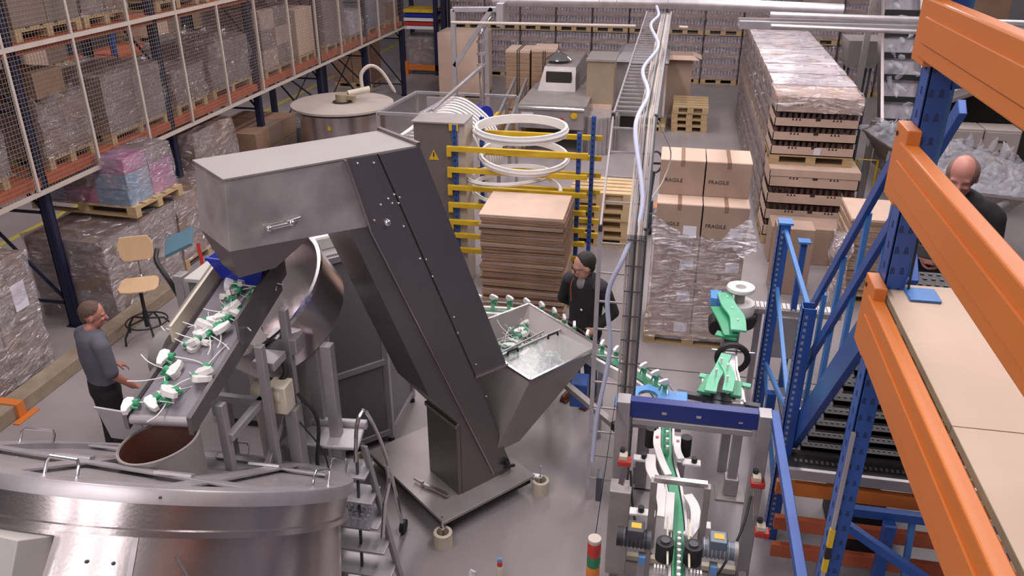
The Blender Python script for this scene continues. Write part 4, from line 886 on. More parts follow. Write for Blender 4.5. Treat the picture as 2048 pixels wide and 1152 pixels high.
# ------------------------------------------------------------------ round drum with lid, electrical cabinet, hoses
rd = thing('lidded_drum', 'round steel drum with flat beige lid behind the elevator head', 'drum', (-5.74, 13.7, 0))
b = MB(); b.lathe([(.0001, 0), (.76, 0), (.76, 1.52), (.0001, 1.52)], seg=64); b.build('drum_wall', M_ssb, rd); b = MB(); b.lathe([(.0001, 1.52), (.84, 1.52), (.84, 1.56)], seg=64); b.build('lid_seal', M_black, rd)
b = MB(); b.lathe([(.0001, 1.56), (.90, 1.56), (.905, 1.575), (.90, 1.60), (.0001, 1.61)], seg=64); b.build('lid', mat('beige_lid', (.42, .37, .33), .5, 0, (.38, .33, .29), 2), rd)
b = MB(); b.cone((0, 0, 1.61), (0, 0, 1.625), .17, seg=24); b.build('hub_plate', M_dark, rd); b = MB(); b.cone((0, 0, 1.62), (0, 0, 1.76), .12, .11, 18); b.mm((.05, -.06, 1.66), (.25, .06, 1.74)); b.build('agitator_drive', mat('brass_paint', (.30, .23, .15), .5), rd, .01)
b = MB(); b.cone((.1, .05, 1.75), (.42, .28, 1.80), .055, seg=14); b.build('motor', M_cream, rd); b = MB(); b.tube(arc3([(.30, .25, 1.75), (.28, .3, 2.05), (.42, .42, 2.18), (.58, .55, 2.05), (.78, .62, 1.68)], 6), [.035] * 12 + [.03] * 12 + [.02], 10); b.build('pipe_bend', M_beige, rd)
b = MB(); b.mm((.02, -.775, 1.30), (.07, -.765, 1.37)); b.build('warning_sticker', M_yellow, rd)
ec = thing('electrical_cabinet', 'tall grey-brown electrical cabinet with yellow warning triangle beside the white hoses', 'electrical cabinet', (-2.97, 10.2, 0))
b = MB(); b.mm((-.28, -.2, .0), (.28, .25, 2.28)); b.build('housing', mat('taupe_enamel', (.17, .14, .13), .45, .2), ec, .008); b = MB(); b.mm((-.30, -.22, 2.28), (.40, .28, 2.30)); b.build('roof_plate', M_sst, ec); b = MB(); b.mm((.28, -.18, .0), (.40, .24, 2.27)); b.build('side_case', M_beige, ec, .004)
b = MB(); b.prism([(-.07, -.06), (.07, -.06), (0, .075)], (-.02, -.203, 1.86), (1, 0, 0), (0, 0, 1), (0, .002, 0)); w_ = b.build('warning_triangle', M_yellow, ec)
b = MB(); b.prism([(-.008, .045), (.012, .045), (0, .012), (.014, .012), (-.006, -.04), (-.002, -.004), (-.014, -.004)], (-.02, -.206, 1.855), (1, 0, 0), (0, 0, 1), (0, .002, 0)); b.build('flash_symbol', M_ink, w_)
b = MB(); b.mm((.20, -.225, 2.20), (.32, -.215, 2.29)); b.build('yellow_tag', M_yellow, ec)
fr = thing('machine_enclosure', 'open tubular machine frame with metal posts behind the white hoses', 'machine frame', (-3.6, 11.5, 0))
for p, q in (((-4.2, 11.3, 2.05), (-3.0, 11.3, 2.05)), ((-4.2, 13.2, 1.95), (-2.5, 13.2, 1.95)), ((-4.2, 11.3, 2.05), (-4.2, 13.2, 1.95)), ((-4.2, 11.3, 0), (-4.2, 11.3, 2.05)), ((-4.2, 13.2, 0), (-4.2, 13.2, 1.95)), ((-3.35, 11.2, 2.15), (-2.9, 12.4, 2.55)), ((-2.5, 13.2, 0), (-2.5, 13.2, 1.95))):
    b = W(fr); b.bar(p, q, .045, .045); b.build('frame_bar', M_sslt, fr, .003)
b = W(fr); b.mm((-4.0, 13.1, 1.45), (-3.3, 13.15, 1.9)); b.build('clear_guard', M_clear, fr); b = W(fr); b.mm((-3.9, 13.05, 1.68), (-3.8, 13.09, 1.78)); b.build('blue_button', M_chute, fr)
for k in range(9):
    x = -3.55 + .0 * k; y = 10.95 + k * .10; z = 2.13 + .012 * k
    b = MB(); b.tube(arc3([(-3.55, y - .3, 1.62 + .03 * k), (-3.82, y - .15, 1.76), (-3.62, y, 1.90), (-3.30, y + .05, z - .05), (-2.98, y + .05, z - .06), (-2.68 + .012 * k, y, 1.86), (-2.54 + .012 * k, y - .05, 1.45), (-2.52, y, 1.1)], 6), .019, 8)
    tag(b.build('white_hose', M_white), 'white corrugated hose in the bundle arching over the electrical cabinet', 'hose', 'white hoses arching over the electrical cabinet')
b = MB(); b.cone((-3.0, 12.55, 1.78), (-2.86, 12.45, 1.78), .17, seg=28); tag(b.build('blue_motor', M_chute), 'dark blue round motor cover behind the white hoses', 'motor')
# overhead frame posts and pipe
pf = thing('pipe_frame', 'tall grey tube portal frame left of the cross tray', 'portal frame', (-3.4, 12.4, 0))
for p, q in (((-3.32, 12.4, 0), (-3.32, 12.4, 3.38)), ((-3.32, 12.4, 2.55), (-2.72, 12.4, 3.42)), ((-3.32, 12.4, 3.38), (-2.6, 12.4, 3.40)), ((-3.4, 15.0, 0), (-3.4, 15.0, 2.95)), ((-3.32, 12.4, 2.1), (-3.55, 11.3, 2.05))):
    b = W(pf); b.bar(p, q, .07, .07); b.build('frame_tube', M_sslt, pf, .006)
pp = thing('steel_pipe', 'vertical polished steel pipe with elbow left of the strapped cardboard', 'pipe', (-2.95, 12.6, 0))
b = W(pp); b.tube([(-2.92, 12.5, 0), (-2.92, 12.5, 2.55)], .042, 12); b.tube([(-2.92, 12.5, 2.55), (-2.92, 12.5, 2.95)], .055, 12); b.tube(arc3([(-2.92, 12.5, 2.95), (-2.91, 12.52, 3.08), (-2.86, 12.7, 3.2), (-2.84, 12.85, 3.22)], 4), .045, 12); b.build('pipe', M_chrome, pp)
b = W(pp); [b.cone((-2.92, 12.5, z), (-2.92, 12.5, z + .04), .068, seg=14) for z in (2.55, 2.72, 2.9)]; b.build('pipe_coupling', M_sslt, pp)
lf = thing('rail_line', 'low aluminium conveyor rail line running back left of the long steel conveyor', 'conveyor', (-3.0, 14.5, 0))
for dx in (0, .28): b = W(lf); b.bar((-3.1 + dx, 13.0, .95), (-3.75 + dx, 19.6, .95), .05, .09); b.build('side_rail', M_alu, lf)
for k in range(4): b = W(lf); y = 13.4 + k * 1.9; x = -3.1 - (y - 13) * .098; b.mm((x, y, 0), (x + .06, y + .06, .9)); b.mm((x + .25, y, 0), (x + .31, y + .06, .9)); b.mm((x, y, .3), (x + .31, y + .06, .36)); b.build('trestle', M_alu, lf)
b = W(lf); b.mm((-3.42, 15.5, .98), (-3.36, 15.9, 1.03)); b.build('yellow_clip', M_yellow, lf)

# ------------------------------------------------------------------ blue and yellow ring rack
yr = thing('ring_rack', 'blue post rack with yellow arms holding white format rings', 'rack', (-1.9, 10.2, 0))
for (x, y, h) in ((-2.70, 10.0, 2.28), (-2.52, 10.75, 2.2), (-1.10, 10.0, 2.25), (-1.0, 10.75, 2.28)):
    b = W(yr); b.mm((x - .028, y - .03, 0), (x + .028, y + .03, h)); b.build('post', M_blue, yr)
    b = W(yr)
    for k in range(28): z = .1 + k * .077; b.mm((x - .012, y - .0315, z), (x + .012, y - .029, z + .03))
    b.build('slots', M_dark, yr)
zs = [1.97, 1.69, 1.45, 1.21, .97, .78, .57]
for i, z in enumerate(zs):
    b = W(yr); b.mm((-2.80, 9.93, z - .03), (-.98, 9.985, z + .035)); b.mm((-2.80, 9.93, z - .10), (-2.74, 9.985, z - .03)); b.build('arm', M_yellow, yr, .003)
    b = W(yr); b.mm((-2.60, 10.80, z - .03), (-.88, 10.855, z + .035)); b.build('arm', M_yellow, yr, .003)
rings = [((-1.90, 10.35, 2.11), .60, .11, .03, 0, 0), ((-1.86, 10.35, 1.76), .58, .09, .025, 5, 3), ((-2.05, 10.30, 1.53), .56, .05, .025, -4, -4), ((-1.98, 10.45, 1.30), .60, .05, .022, 3, 2)]
for i, (c, r, h, t_, ax, ay) in enumerate(rings):
    T = Matrix.Rotation(R(ax), 3, 'X') @ Matrix.Rotation(R(ay), 3, 'Y')
    b = MB(); b.lathe([(r, 0), (r + .004, h), (r - t_, h), (r - t_ - .01, 0), (r, 0)], seg=72, T=T); b.lathe([(r + .004, h * .45), (r + .02, h * .45), (r + .02, h * .62), (r + .004, h * .62)], seg=72, T=T); o = b.build('format_ring', M_white); o.location = c
    tag(o, ['topmost wide white format ring on the blue and yellow rack', 'second white format ring from the top on the yellow arms', 'third white format ring, sticking out to the left', 'lowest white format ring just above the folded cartons'][i], 'ring', 'white format rings on the yellow rack')

# ------------------------------------------------------------------ cable ladder, hose, cross tray
cl = thing('cable_ladder', 'tall steel cable ladder rising from the floor and running back overhead', 'cable ladder', (-.3, 5.87, 0))
XL, XR = -.46, -.12
segs = [[(5.87, 0), (5.87, 2.62)], [(5.87, 2.62), (6.62, 3.30)], [(6.62, 3.30), (12.3, 3.42)]]
for (y0, z0), (y1, z1) in segs:
    for x in (XL, XR): b = W(cl); b.bar((x, y0, z0), (x, y1, z1), .014, .035); b.build('ladder_rail', M_sslt, cl)
    L = math.hypot(y1 - y0, z1 - z0); n = int(L / (.25 if z1 < 3.4 else .15))
    for k in range(1, n + 1):
        t = k / (n + .5); b = W(cl); b.bar((XL, y0 + (y1 - y0) * t, z0 + (z1 - z0) * t), (XR, y0 + (y1 - y0) * t, z0 + (z1 - z0) * t), .016, .012); b.build('rung', M_sst if z1 < 3 else M_sslt, cl)
for x in (XL, XR):
    for y, z in ((5.87, 2.62), (6.62, 3.30)): b = W(cl); b.box((x, y, z), (.03, .05, .05)); b.build('joint_clip', M_dark, cl)
wm = thing('wire_duct', 'steel wire mesh cable duct filled with cables on the right of the cable ladder', 'cable duct', (-.2, 5.8, 0))
for i in range(8):
    x = XR - .125 + .019 * i
    b = W(wm); b.tube([(x, 5.82, .1), (x, 5.82, 2.6), (x + .0, 6.58, 3.31), (x, 12.0, 3.43)], 0.0055 if i % 2 else .010, 5); b.build('wire' if i % 2 else 'cable', [M_beige, M_sslt, M_sst, M_dgrey][i % 4], wm)
for k in range(12):
    b = W(wm); b.bar((XR - .13, 5.80, .2 + k * .215), (XR + .01, 5.80, .2 + k * .215), .008, .008); b.build('cross_wire', M_dgrey, wm)
b = W(wm); b.mm((XR - .10, 5.85, .3), (XR - .005, 5.875, 2.6)); b.build('cover_strip', M_beige, wm); b = W(wm); b.bar((XR - .05, 6.6, 3.30), (XR - .05, 12.0, 3.42), .10, .012); b.build('cover_strip', M_beige, wm)
b = MB(); b.tube(arc3([(-.42, 5.72, .55), (-.40, 5.75, 1.0), (-.33, 5.78, 1.6), (-.37, 5.78, 2.1), (-.26, 5.80, 2.45), (-.16, 6.0, 2.78), (-.27, 6.45, 3.25), (-.21, 7.1, 3.38), (-.30, 8.0, 3.42), (-.20, 9.2, 3.45), (-.34, 10.6, 3.47), (-.28, 11.6, 3.47), (-.33, 12.3, 3.50)], 8), .019, 12); tag(b.build('air_hose', M_hose), 'pale blue flexible hose snaking up along the cable ladder', 'hose')
b = MB(); b.tube(arc3([(-.10, 6.6, 3.28), (.02, 6.7, 3.0), (-.02, 6.6, 2.8), (-.10, 6.4, 2.7)], 6), .006, 6); tag(b.build('loose_cable', M_beige), 'thin beige cable looping out of the cable ladder at its upper joint', 'cable')
ct = thing('cross_tray', 'long overhead steel duct and tray crossing the hall at the top', 'cable tray', (0, 12.5, 3.4))
b = W(ct); b.tube([(-2.75, 12.6, 3.50), (-.1, 12.6, 3.52), (2.2, 12.5, 3.48)], .085, 14); b.build('duct', M_sslt, ct)
b = W(ct); b.tube([(-3.3, 12.2, 3.22), (-.6, 12.2, 3.24)], .022, 8); b.tube([(0, 12.2, 3.24), (.12, 12.2, 3.24)], .022, 8); b.build('round_rail', M_beige, ct)
b = W(ct); b.mm((-2.65, 12.35, 3.16), (-2.55, 12.75, 3.48)); b.build('hanger_plate', M_sslt, ct)
b = W(ct); b.mm((.8, 11.9, 3.30), (6.5, 12.0, 3.38)); b.mm((.8, 12.25, 3.30), (6.5, 12.3, 3.38)); b.mm((.8, 11.9, 3.28), (6.5, 12.3, 3.30)); b.build('tray', M_alu, ct)
b = W(ct); b.tube([(1.2, 12.1, 3.45), (6.5, 11.9, 3.42)], .04, 10); b.tube([(1.2, 11.8, 3.34), (6.5, 11.6, 3.30)], .03, 10); b.build('pipe', M_sslt, ct)
for x in (-1.15, -.9, -.18): b = W(ct); b.bar((x, 12.4, 3.5), (x, 12.4, 7.5), .008, .008); b.build('hanger_rod', M_sst, ct)
# ------------------------------------------------------------------ sprayer puck conveyor around the hopper
def ribbon(b, pts, w, t):
    """flat strip of width w, thickness t, following a path; pts are centre points of its top"""
    P = [Vector(p) for p in pts]; L = []; Rr = []
    for i, p in enumerate(P):
        d = (P[min(i + 1, len(P) - 1)] - P[max(i - 1, 0)]); d.z = 0; d.normalize(); s = Vector((-d.y, d.x, 0)) * (w / 2)
        L.append(p + s); Rr.append(p - s)
    n = len(P); dn = Vector((0, 0, -t)); vs = L + Rr + [p + dn for p in L] + [p + dn for p in Rr]; fs = []
    for i in range(n - 1):
        fs += [(i, n + i, n + i + 1, i + 1), (2 * n + i, 2 * n + i + 1, 3 * n + i + 1, 3 * n + i), (i, i + 1, 2 * n + i + 1, 2 * n + i), (n + i, 3 * n + i, 3 * n + i + 1, n + i + 1)]
    fs += [(0, 2 * n, 3 * n, n), (n - 1, 2 * n - 1, 4 * n - 1, 3 * n - 1)]
    return b.add(vs, fs)
def offs(pts, d, dz):
    P = [Vector(p) for p in pts]; out = []
    for i, p in enumerate(P):
        t = (P[min(i + 1, len(P) - 1)] - P[max(i - 1, 0)]); t.z = 0; t.normalize(); out.append(p + Vector((-t.y, t.x, 0)) * d + Vector((0, 0, dz)))
    return out
path = arc3([(-2.3, 7.52, .9), (-1.69, 7.59, .9), (-1.33, 7.58, .9), (-1.02, 7.43, .9), (-.77, 7.16, .9), (-.46, 6.84, .9), (-.18, 6.62, .9), (.04, 6.40, .9), (.16, 6.15, .9)], 6)
pc = thing('puck_conveyor', 'narrow curved conveyor line carrying upright sprayers past the steel hopper', 'conveyor', (-.8, 7.1, 0))
b = W(pc); ribbon(b, path, .085, .05); b.build('belt', M_green, pc)
for s in (-1, 1):
    b = W(pc); b.add([], []); q = offs(path, s * .072, .035); ribbon(b, q, .036, .11); b.build('guide_rail', M_white, pc)
    b = W(pc); b.tube(offs(path, s * .10, .08), .008, 6); b.build('side_rod', M_chrome, pc)
for p in (path[4], path[16], path[30]): b = W(pc); b.mm((p.x - .03, p.y - .03, 0), (p.x + .03, p.y + .03, .84)); b.build('leg', M_alu, pc)
b = W(pc); b.bar((-.85, 6.62, .78), (-.24, 5.98, .74), .06, .05); b.build('cross_bar', M_sst, pc); b = W(pc); b.bar((-.27, 6.02, .74), (-.2, 5.93, .74), .07, .07); b.build('bar_end_cap', M_black, pc); b = W(pc); b.mm((-.72, 6.5, .55), (-.56, 6.72, .80)); b.build('blue_motor_box', M_blue, pc, .01)
heads = [(-1.87, 7.58), (-1.69, 7.59), (-1.52, 7.6), (-1.33, 7.57), (-1.16, 7.52), (-1.01, 7.41), (-.89, 7.28), (-.77, 7.15), (-.62, 7.0), (-.46, 6.83), (-.32, 6.74), (-.18, 6.61), (-.05, 6.49), (.06, 6.38), (.14, 6.24)]
up0 = thing('sprayer_in_puck', 'trigger sprayer standing upright in its puck on the curved conveyor line', 'trigger sprayer', group='upright sprayers on the curved conveyor line')
b = MB(); b.lathe([(.0001, .0), (.032, 0), (.034, .03), (.020, .07), (.018, .12), (.0001, .12)], seg=12); b.build('puck', M_greenl, up0)
b = MB(); b.lathe([(.022, .12), (.022, .155), (.012, .165), (.0001, .165)], seg=12); b.build('collar', M_green, up0)
b = MB(); b.prism([(-.035, .0), (.015, -.003), (.055, .02), (.07, .02), (.07, .046), (.035, .055), (-.02, .055), (-.04, .03)], (0, -.014, .16), (1, 0, 0), (0, 0, 1), (0, .028, 0)); b.build('spray_head', M_white, up0, .006)
b = MB(); b.prism([(.03, .165), (.042, .165), (.065, .115), (.055, .115)], (0, -.007, 0), (1, 0, 0), (0, 0, 1), (0, .014, 0)); b.build('trigger', M_green, up0)
put = placer(up0)
for i, (x, y) in enumerate(heads): put((x, y, .901), (0, 0, R(-20 - i * 9)))

# star wheel station
sw_ = thing('star_wheel_station', 'blue plastic star wheel plates between the cable ladder and the blue beam', 'star wheel', (.02, 6.15, 0))
b = W(sw_); b.lathe([(.085, .0), (.16, 0), (.16, .02), (.085, .02), (.085, 0)], (.0, 6.15, .97), 36); 
for k in range(8): a = k * math.pi / 4; b.cone((.15 * math.cos(a), 6.15 + .15 * math.sin(a), .972), (.15 * math.cos(a), 6.15 + .15 * math.sin(a), .988), .035, seg=10)
b.build('star_plate', M_azure, sw_)
b = W(sw_); b.mm((.17, 6.05, .96), (.34, 6.28, .985)); b.mm((-.28, 6.0, .93), (-.14, 6.2, .95)); b.build('guide_plate', M_azure, sw_, .01)
b = W(sw_); b.cone((0, 6.15, .80), (0, 6.15, .97), .07, seg=20); b.mm((-.22, 5.95, .78), (.3, 6.3, .82)); b.build('bed_plate', M_sst, sw_); b = W(sw_); b.cone((-.22, 6.08, .82), (-.22, 6.08, 1.02), .03, seg=12); b.build('knob', M_black, sw_); b = W(sw_); b.mm((-.05, 6.1, 0), (.05, 6.2, .78)); b.build('leg', M_alu, sw_)

# ------------------------------------------------------------------ main capping line running to the bottom of the photo
ml = thing('capping_line', 'straight green and white bottle conveyor line running under the blue beam', 'conveyor line', (.24, 5.0, 0))
mp = [(.17, 5.98, .95), (.175, 5.6, .95), (.19, 5.3, .95), (.24, 5.0, .95), (.28, 4.6, .95), (.285, 4.2, .95), (.29, 3.4, .95)]
mp2 = arc3(mp, 5)
b = W(ml); ribbon(b, mp2, .075, .05); b.build('belt', M_green, ml)
for s in (-1, 1): b = W(ml); ribbon(b, offs(mp2, s * .055, .015), .018, .07); b.build('side_profile', M_sslt, ml)
def ws(name, pts, w, z, m=M_white, t=.02): b = W(ml); ribbon(b, arc3([(x, y, z) for x, y in pts], 5), w, t); return b.build(name, m, ml, .004)
ws('guide_plate', [(.10, 5.62), (.10, 5.42), (.15, 5.2), (.20, 5.05)], .055, 1.02); ws('guide_plate', [(.06, 5.30), (.07, 5.12), (.13, 4.95), (.17, 4.72), (.17, 4.6)], .08, 1.0)
ws('guide_plate', [(.26, 5.55), (.26, 5.38), (.29, 5.26)], .055, 1.02); ws('guide_plate', [(.22, 4.85), (.215, 4.6), (.21, 4.45)], .06, 1.02); ws('guide_plate', [(.34, 4.85), (.39, 4.72), (.39, 4.55), (.34, 4.42)], .07, 1.02)
for p_, q_ in (((-.07, 5.22, .97), (.10, 5.29, .99)), ((.30, 5.24, .97), (.44, 5.31, .99)), ((-.06, 4.60, .97), (.12, 4.67, .99)), ((.42, 4.55, .97), (.50, 4.62, .99))): b = W(ml); b.mm(p_, q_); b.build('mounting_plate', M_white, ml, .004)
for x, y in ((.01, 5.255), (.39, 5.275), (.02, 4.635)): b = W(ml); b.cone((x, y, .99), (x, y, 1.03), .022, seg=12); b.build('clamp_knob', M_black, ml)
for x, y in ((.33, 5.55), (.05, 5.62)): b = W(ml); b.cone((x, y, .85), (x, y, 1.02), .045, seg=14); b.build('guide_roller', M_black, ml)
b = W(ml)
for x, y in ((.10, 5.50), (.262, 5.48)): b.mm((x - .012, y - .015, 1.02), (x + .012, y + .015, 1.024))
b.build('red_mark', M_red, ml)
for x in (.09, .44): b = W(ml); b.mm((x - .022, 4.50, .2), (x + .022, 4.56, 1.36)); b.build('portal_post', M_sst, ml, .003)
b = W(ml); b.bar((.09, 4.53, 1.37), (.44, 4.53, 1.37), .04, .04); b.build('portal_bar', M_ssb, ml, .003)
b = W(ml); b.bar((.20, 4.50, 1.08), (.21, 4.05, 1.08), .012, .02); b.bar((.34, 4.50, 1.08), (.345, 4.05, 1.08), .012, .02); b.build('guide_rod', M_cream, ml)
for s, x, dm in ((-1, .06, M_dgrey), (1, .47, mat('motor_blue_grey', (.13, .17, .22), .4, .2))):
    cx0 = x + s * .06
    b = W(ml); b.cone((cx0 - .10, 4.28, 1.06), (cx0 + .10, 4.28, 1.06), .06, seg=20); mt = b.build('drive_motor', dm, ml)
    b = W(ml)
    for k in range(7): b.cone((cx0 - .095 + k * .026, 4.28, 1.06), (cx0 - .087 + k * .026, 4.28, 1.06), .067, seg=20)
    b.cone((cx0 + s * .10, 4.28, 1.06), (cx0 + s * .125, 4.28, 1.06), .064, seg=20); b.build('cooling_fins', M_black if s < 0 else M_sst, mt)
    b = W(ml); b.mm((cx0 - .06, 4.22, 1.10), (cx0 + .05, 4.33, 1.17)); b.build('terminal_box', dm, mt, .008); b = W(ml); b.mm((cx0 - .035, 4.25, 1.17), (cx0 + .03, 4.30, 1.173)); b.build('warning_sticker', M_yellow, mt)
    b = W(ml); b.cone((.28 + s * .09, 4.22, .98), (.28 + s * .09, 4.22, 1.12), .058, seg=28); b.build('belt_roller', M_black, ml)
    b = W(ml); b.cone((.28 + s * .09, 4.22, 1.12), (.28 + s * .09, 4.22, 1.135), .03, seg=16); b.build('roller_cap', M_dgrey, ml)
    b = W(ml); b.mm((.28 + s * .23 - .025, 4.20, 0), (.28 + s * .23 + .025, 4.25, .98)); b.build('leg', M_alu, ml, .003)
    b = W(ml); b.mm((.28 + s * .23 - .02, 4.18, .93), (.28 + s * .23 + .02, 4.20, .99)); b.build('blue_clamp', M_azure, ml)
    b = W(ml); b.mm((.28 + s * .115 - .05, 3.55, .93), (.28 + s * .115 + .05, 4.08, .965)); b.build('bed_plate', M_sst, ml, .004)
    b = W(ml); [b.box((.28 + s * .115 - .03 + .02 * k, 4.10, .99), (.012, .03, .05)) for k in range(4)]; b.build('comb', M_white, ml)
    b = W(ml); b.bar((.28 + s * .06, 3.5, 1.0), (.28 + s * .06, 3.98, 1.0), .025, .03); b.build('guide_strip', M_white, ml, .003)
b = W(ml); b.cone((.15, 3.86, .965), (.15, 3.86, .99), .06, seg=28); b.build('round_gauge', M_paper, ml)
b = W(ml)
for x, y in ((-.07, 6.2), (.72, 6.18)): pass
for (x, y) in ((.12, 5.4), (.30, 5.4)): b = W(ml); b.mm((x - .03, y - .03, .0), (x + .03, y + .03, .9)); b.build('leg', M_alu, ml)
cp0 = thing('capped_bottle', 'small bottle with white cap standing on the green belt between the rollers', 'bottle', group='small capped bottles on the green belt')
b = MB(); b.lathe([(.0001, 0), (.018, 0), (.018, .05), (.010, .065), (.0001, .065)], seg=12); b.build('body', M_greenl, cp0); b = MB(); b.lathe([(.013, .06), (.013, .085), (.0001, .085)], seg=12); b.build('cap', M_white, cp0)
put = placer(cp0)
for k in range(8): y = 4.42 - k * .055; put((.284, y, .951))
for k in range(5): put((.17 + .003 * k, 5.78 - k * .1, .951))
# pedestal stand parts right of the line
for i, (x, y) in enumerate(((.80, 6.2), (-.02, 6.22))):
    t = thing('floor_stand', ['grey pedestal foot on the floor right of the line, seen under the blue beam', 'grey pedestal foot on the floor left of the line, near the ladder foot'][i], 'stand', (x, y, 0))
    b = MB(); b.mm((-.13, -.12, 0), (.13, .12, .02)); b.build('foot_plate', M_sst, t, .004); b = MB(); b.mm((-.04, -.04, .02), (.04, .04, .95)); b.build('column', M_alu, t, .004); b = MB(); b.mm((-.06, -.06, .02), (.06, .06, .2)); b.build('collar', M_alu, t, .01)
b = MB(); b.bar((.25, 6.3, .95), (.95, 6.2, .95), .06, .05); b.lathe([(.0001, 0), (.16, 0), (.12, .08), (.0001, .09)], (.62, 6.25, .88), 20); tag(b.build('drive_arm', M_dgrey), 'dark drive arm under the blue beam between the two pedestals', 'machine arm')

# ------------------------------------------------------------------ gate frame with the blue beam
gt = thing('labelling_gate', 'grey steel machine frame with dark blue top beam over the line', 'machine frame', (.34, 5.25, 0))
b = W(gt); b.mm((-.12, 5.20, 1.39), (.80, 5.28, 1.53)); b.build('blue_beam', mat('navy_enamel', (.012, .03, .20), .4, 0, (.01, .024, .16), 3), gt, .004)
b = W(gt); b.mm((-.10, 5.185, 1.335), (.77, 5.235, 1.385)); b.build('lower_rail', M_alu, gt, .004)
b = W(gt); b.box((.13, 5.198, 1.45), (.035, .004, .02)); b.box((.38, 5.198, 1.45), (.035, .004, .02)); b.box((.68, 5.198, 1.44), (.03, .004, .012)); b.build('small_sign', M_sslt, gt)
for x, s in ((-.17, -1), (.85, 1)):
    b = W(gt); b.mm((x - .05, 5.17, 0), (x + .05, 5.30, 1.53)); b.build('post', M_alu, gt, .008)
    b = W(gt); b.cone((x, 5.23, 0), (x, 5.23, .03), .06, seg=14); b.build('foot', M_black, gt)
    b = W(gt); b.mm((x + s * .05 - .015, 3.0, 1.47), (x + s * .05 + .03 * s + .015, 5.28, 1.53)); b.build('long_beam', M_bluel if s < 0 else M_blue, gt, .004)
    b = W(gt); b.mm((x - .03, 3.1, .02), (x + .03, 5.2, .07)); b.build('base_rail', M_sst, gt, .004)
b = W(gt); b.mm((-.12, 5.17, .02), (.80, 5.22, .07)); b.build('base_rail', M_cream, gt, .004)
for i, (x, y, z) in enumerate(((-.13, 5.03, 1.08), (.83, 5.0, 1.05), (.87, 4.75, .82))):
    b = W(gt); b.mm((x - .05, y - .04, z), (x + .05, y + .04, z + .05)); s_ = b.build('valve', M_red, gt, .01); b = W(gt); b.mm((x - .04, y - .03, z + .05), (x + .02, y + .04, z + .09)); b.build('valve_top', M_cream, s_, .006); b = W(gt); b.cone((x - .02, y + .03, z + .09), (x - .02, y + .03, z + .12), .02, seg=10); b.build('valve_knob', M_black, s_)
b = W(gt); b.mm((-.22, 4.86, .15), (-.06, 5.02, .95)); b.build('service_box', M_sst, gt, .01)
b = W(gt); b.bar((-.12, 5.0, 1.06), (-.16, 4.92, .85), .04, .02); b.bar((.82, 4.98, 1.02), (.83, 4.85, .86), .03, .02); b.build('bracket', M_ssb, gt)
b = W(gt); b.tube(arc3([(-.08, 5.0, 1.05), (-.05, 4.9, .85), (.02, 4.75, .65), (.12, 4.7, .55)], 6), .009, 6); b.build('cable', M_black, gt); b = W(gt); b.tube(arc3([(.80, 5.0, .95), (.74, 4.8, .8), (.62, 4.6, .62), (.52, 4.5, .5)], 6), .009, 6); b.build('cable', M_black, gt)
b = W(gt); b.mm((-.30, 4.55, 1.1), (-.26, 4.65, 1.3)); b.build('switch_box', M_dgrey, gt)
lt = thing('signal_tower', 'red, green and orange signal tower light with grey cap at the bottom edge', 'signal light', (-.21, 3.32, 0))
b = MB(); b.cone((0, 0, 1.45), (0, 0, 1.62), .03, seg=16); b.build('stem', M_black, lt); b = MB(); b.cone((0, 0, 0), (0, 0, 1.45), .02, seg=10); b.build('mounting_pole', M_sst, lt)
for z0, z1, m, nm in ((1.62, 1.70, M_amber, 'orange_lens'), (1.70, 1.77, M_lampg, 'green_lens'), (1.77, 1.86, M_red, 'red_lens'), (1.86, 1.885, M_beige, 'cap')):
    b = MB(); b.lathe([(.0001, z0), (.034, z0), (.036, z0 + .006), (.036, z1 - .006), (.034, z1), (.0001, z1)], seg=28); b.build(nm, m, lt)
b = MB(); b.sphere((-.10, 3.40, 1.50), .035, (1.6, 1, .7), 12, 8); b.tube([(-.1, 3.4, 0), (-.1, 3.4, 1.5)], .012, 6); tag(b.build('light_blue_knob', M_azure), 'light blue rounded knob right of the signal tower', 'knob')
# ------------------------------------------------------------------ green line branch and turntable on the right
gb = thing('green_conveyor', 'grey rail conveyor with bright green guides right of the FRAGILE boxes', 'conveyor', (.75, 7.2, 0))
b = W(gb); ribbon(b, [(.80, 7.9, 1.0), (.74, 7.3, 1.0), (.72, 6.7, 1.0), (.76, 6.15, 1.0)], .10, .06); b.build('rail_bed', M_sslt, gb)
for s in (-1, 1): b = W(gb); ribbon(b, offs([(.80, 7.9, 1.0), (.74, 7.3, 1.0), (.72, 6.7, 1.0), (.76, 6.15, 1.0)], s * .055, .02), .014, .06); b.build('side_rail', M_ssb, gb)
def gp(pts, w, z, m=M_greenl, t=.025): b = W(gb); ribbon(b, arc3([(x, y, z) for x, y in pts], 5), w, t); return b.build('guide_plate', m, gb, .004)
gp([(.70, 8.02), (.73, 7.75), (.80, 7.5), (.80, 7.2)], .15, 1.16); gp([(.62, 7.8), (.68, 7.55), (.74, 7.2)], .14, 1.10, M_green); gp([(.60, 7.28), (.80, 7.22)], .10, 1.07, M_green)
gp([(.68, 6.82), (.61, 6.55), (.55, 6.35), (.52, 6.15)], .10, 1.10); gp([(.64, 6.65), (.69, 6.42), (.66, 6.15)], .09, 1.12); gp([(.56, 6.5), (.47, 6.2)], .12, 1.05, M_green); gp([(.76, 6.45), (.74, 6.2)], .09, 1.05, M_green); gp([(.44, 6.52), (.56, 6.50)], .07, 1.03); gp([(.72, 6.45), (.88, 6.42)], .06, 1.03)
b = W(gb)
for x, y in ((.72, 7.9), (.76, 7.65), (.80, 7.4), (.62, 6.6), (.57, 6.4), (.67, 6.5), (.66, 6.3)): b.cone((x, y, 1.10), (x, y, 1.175), .010, seg=8)
b.build('bolt_heads', M_white, gb)
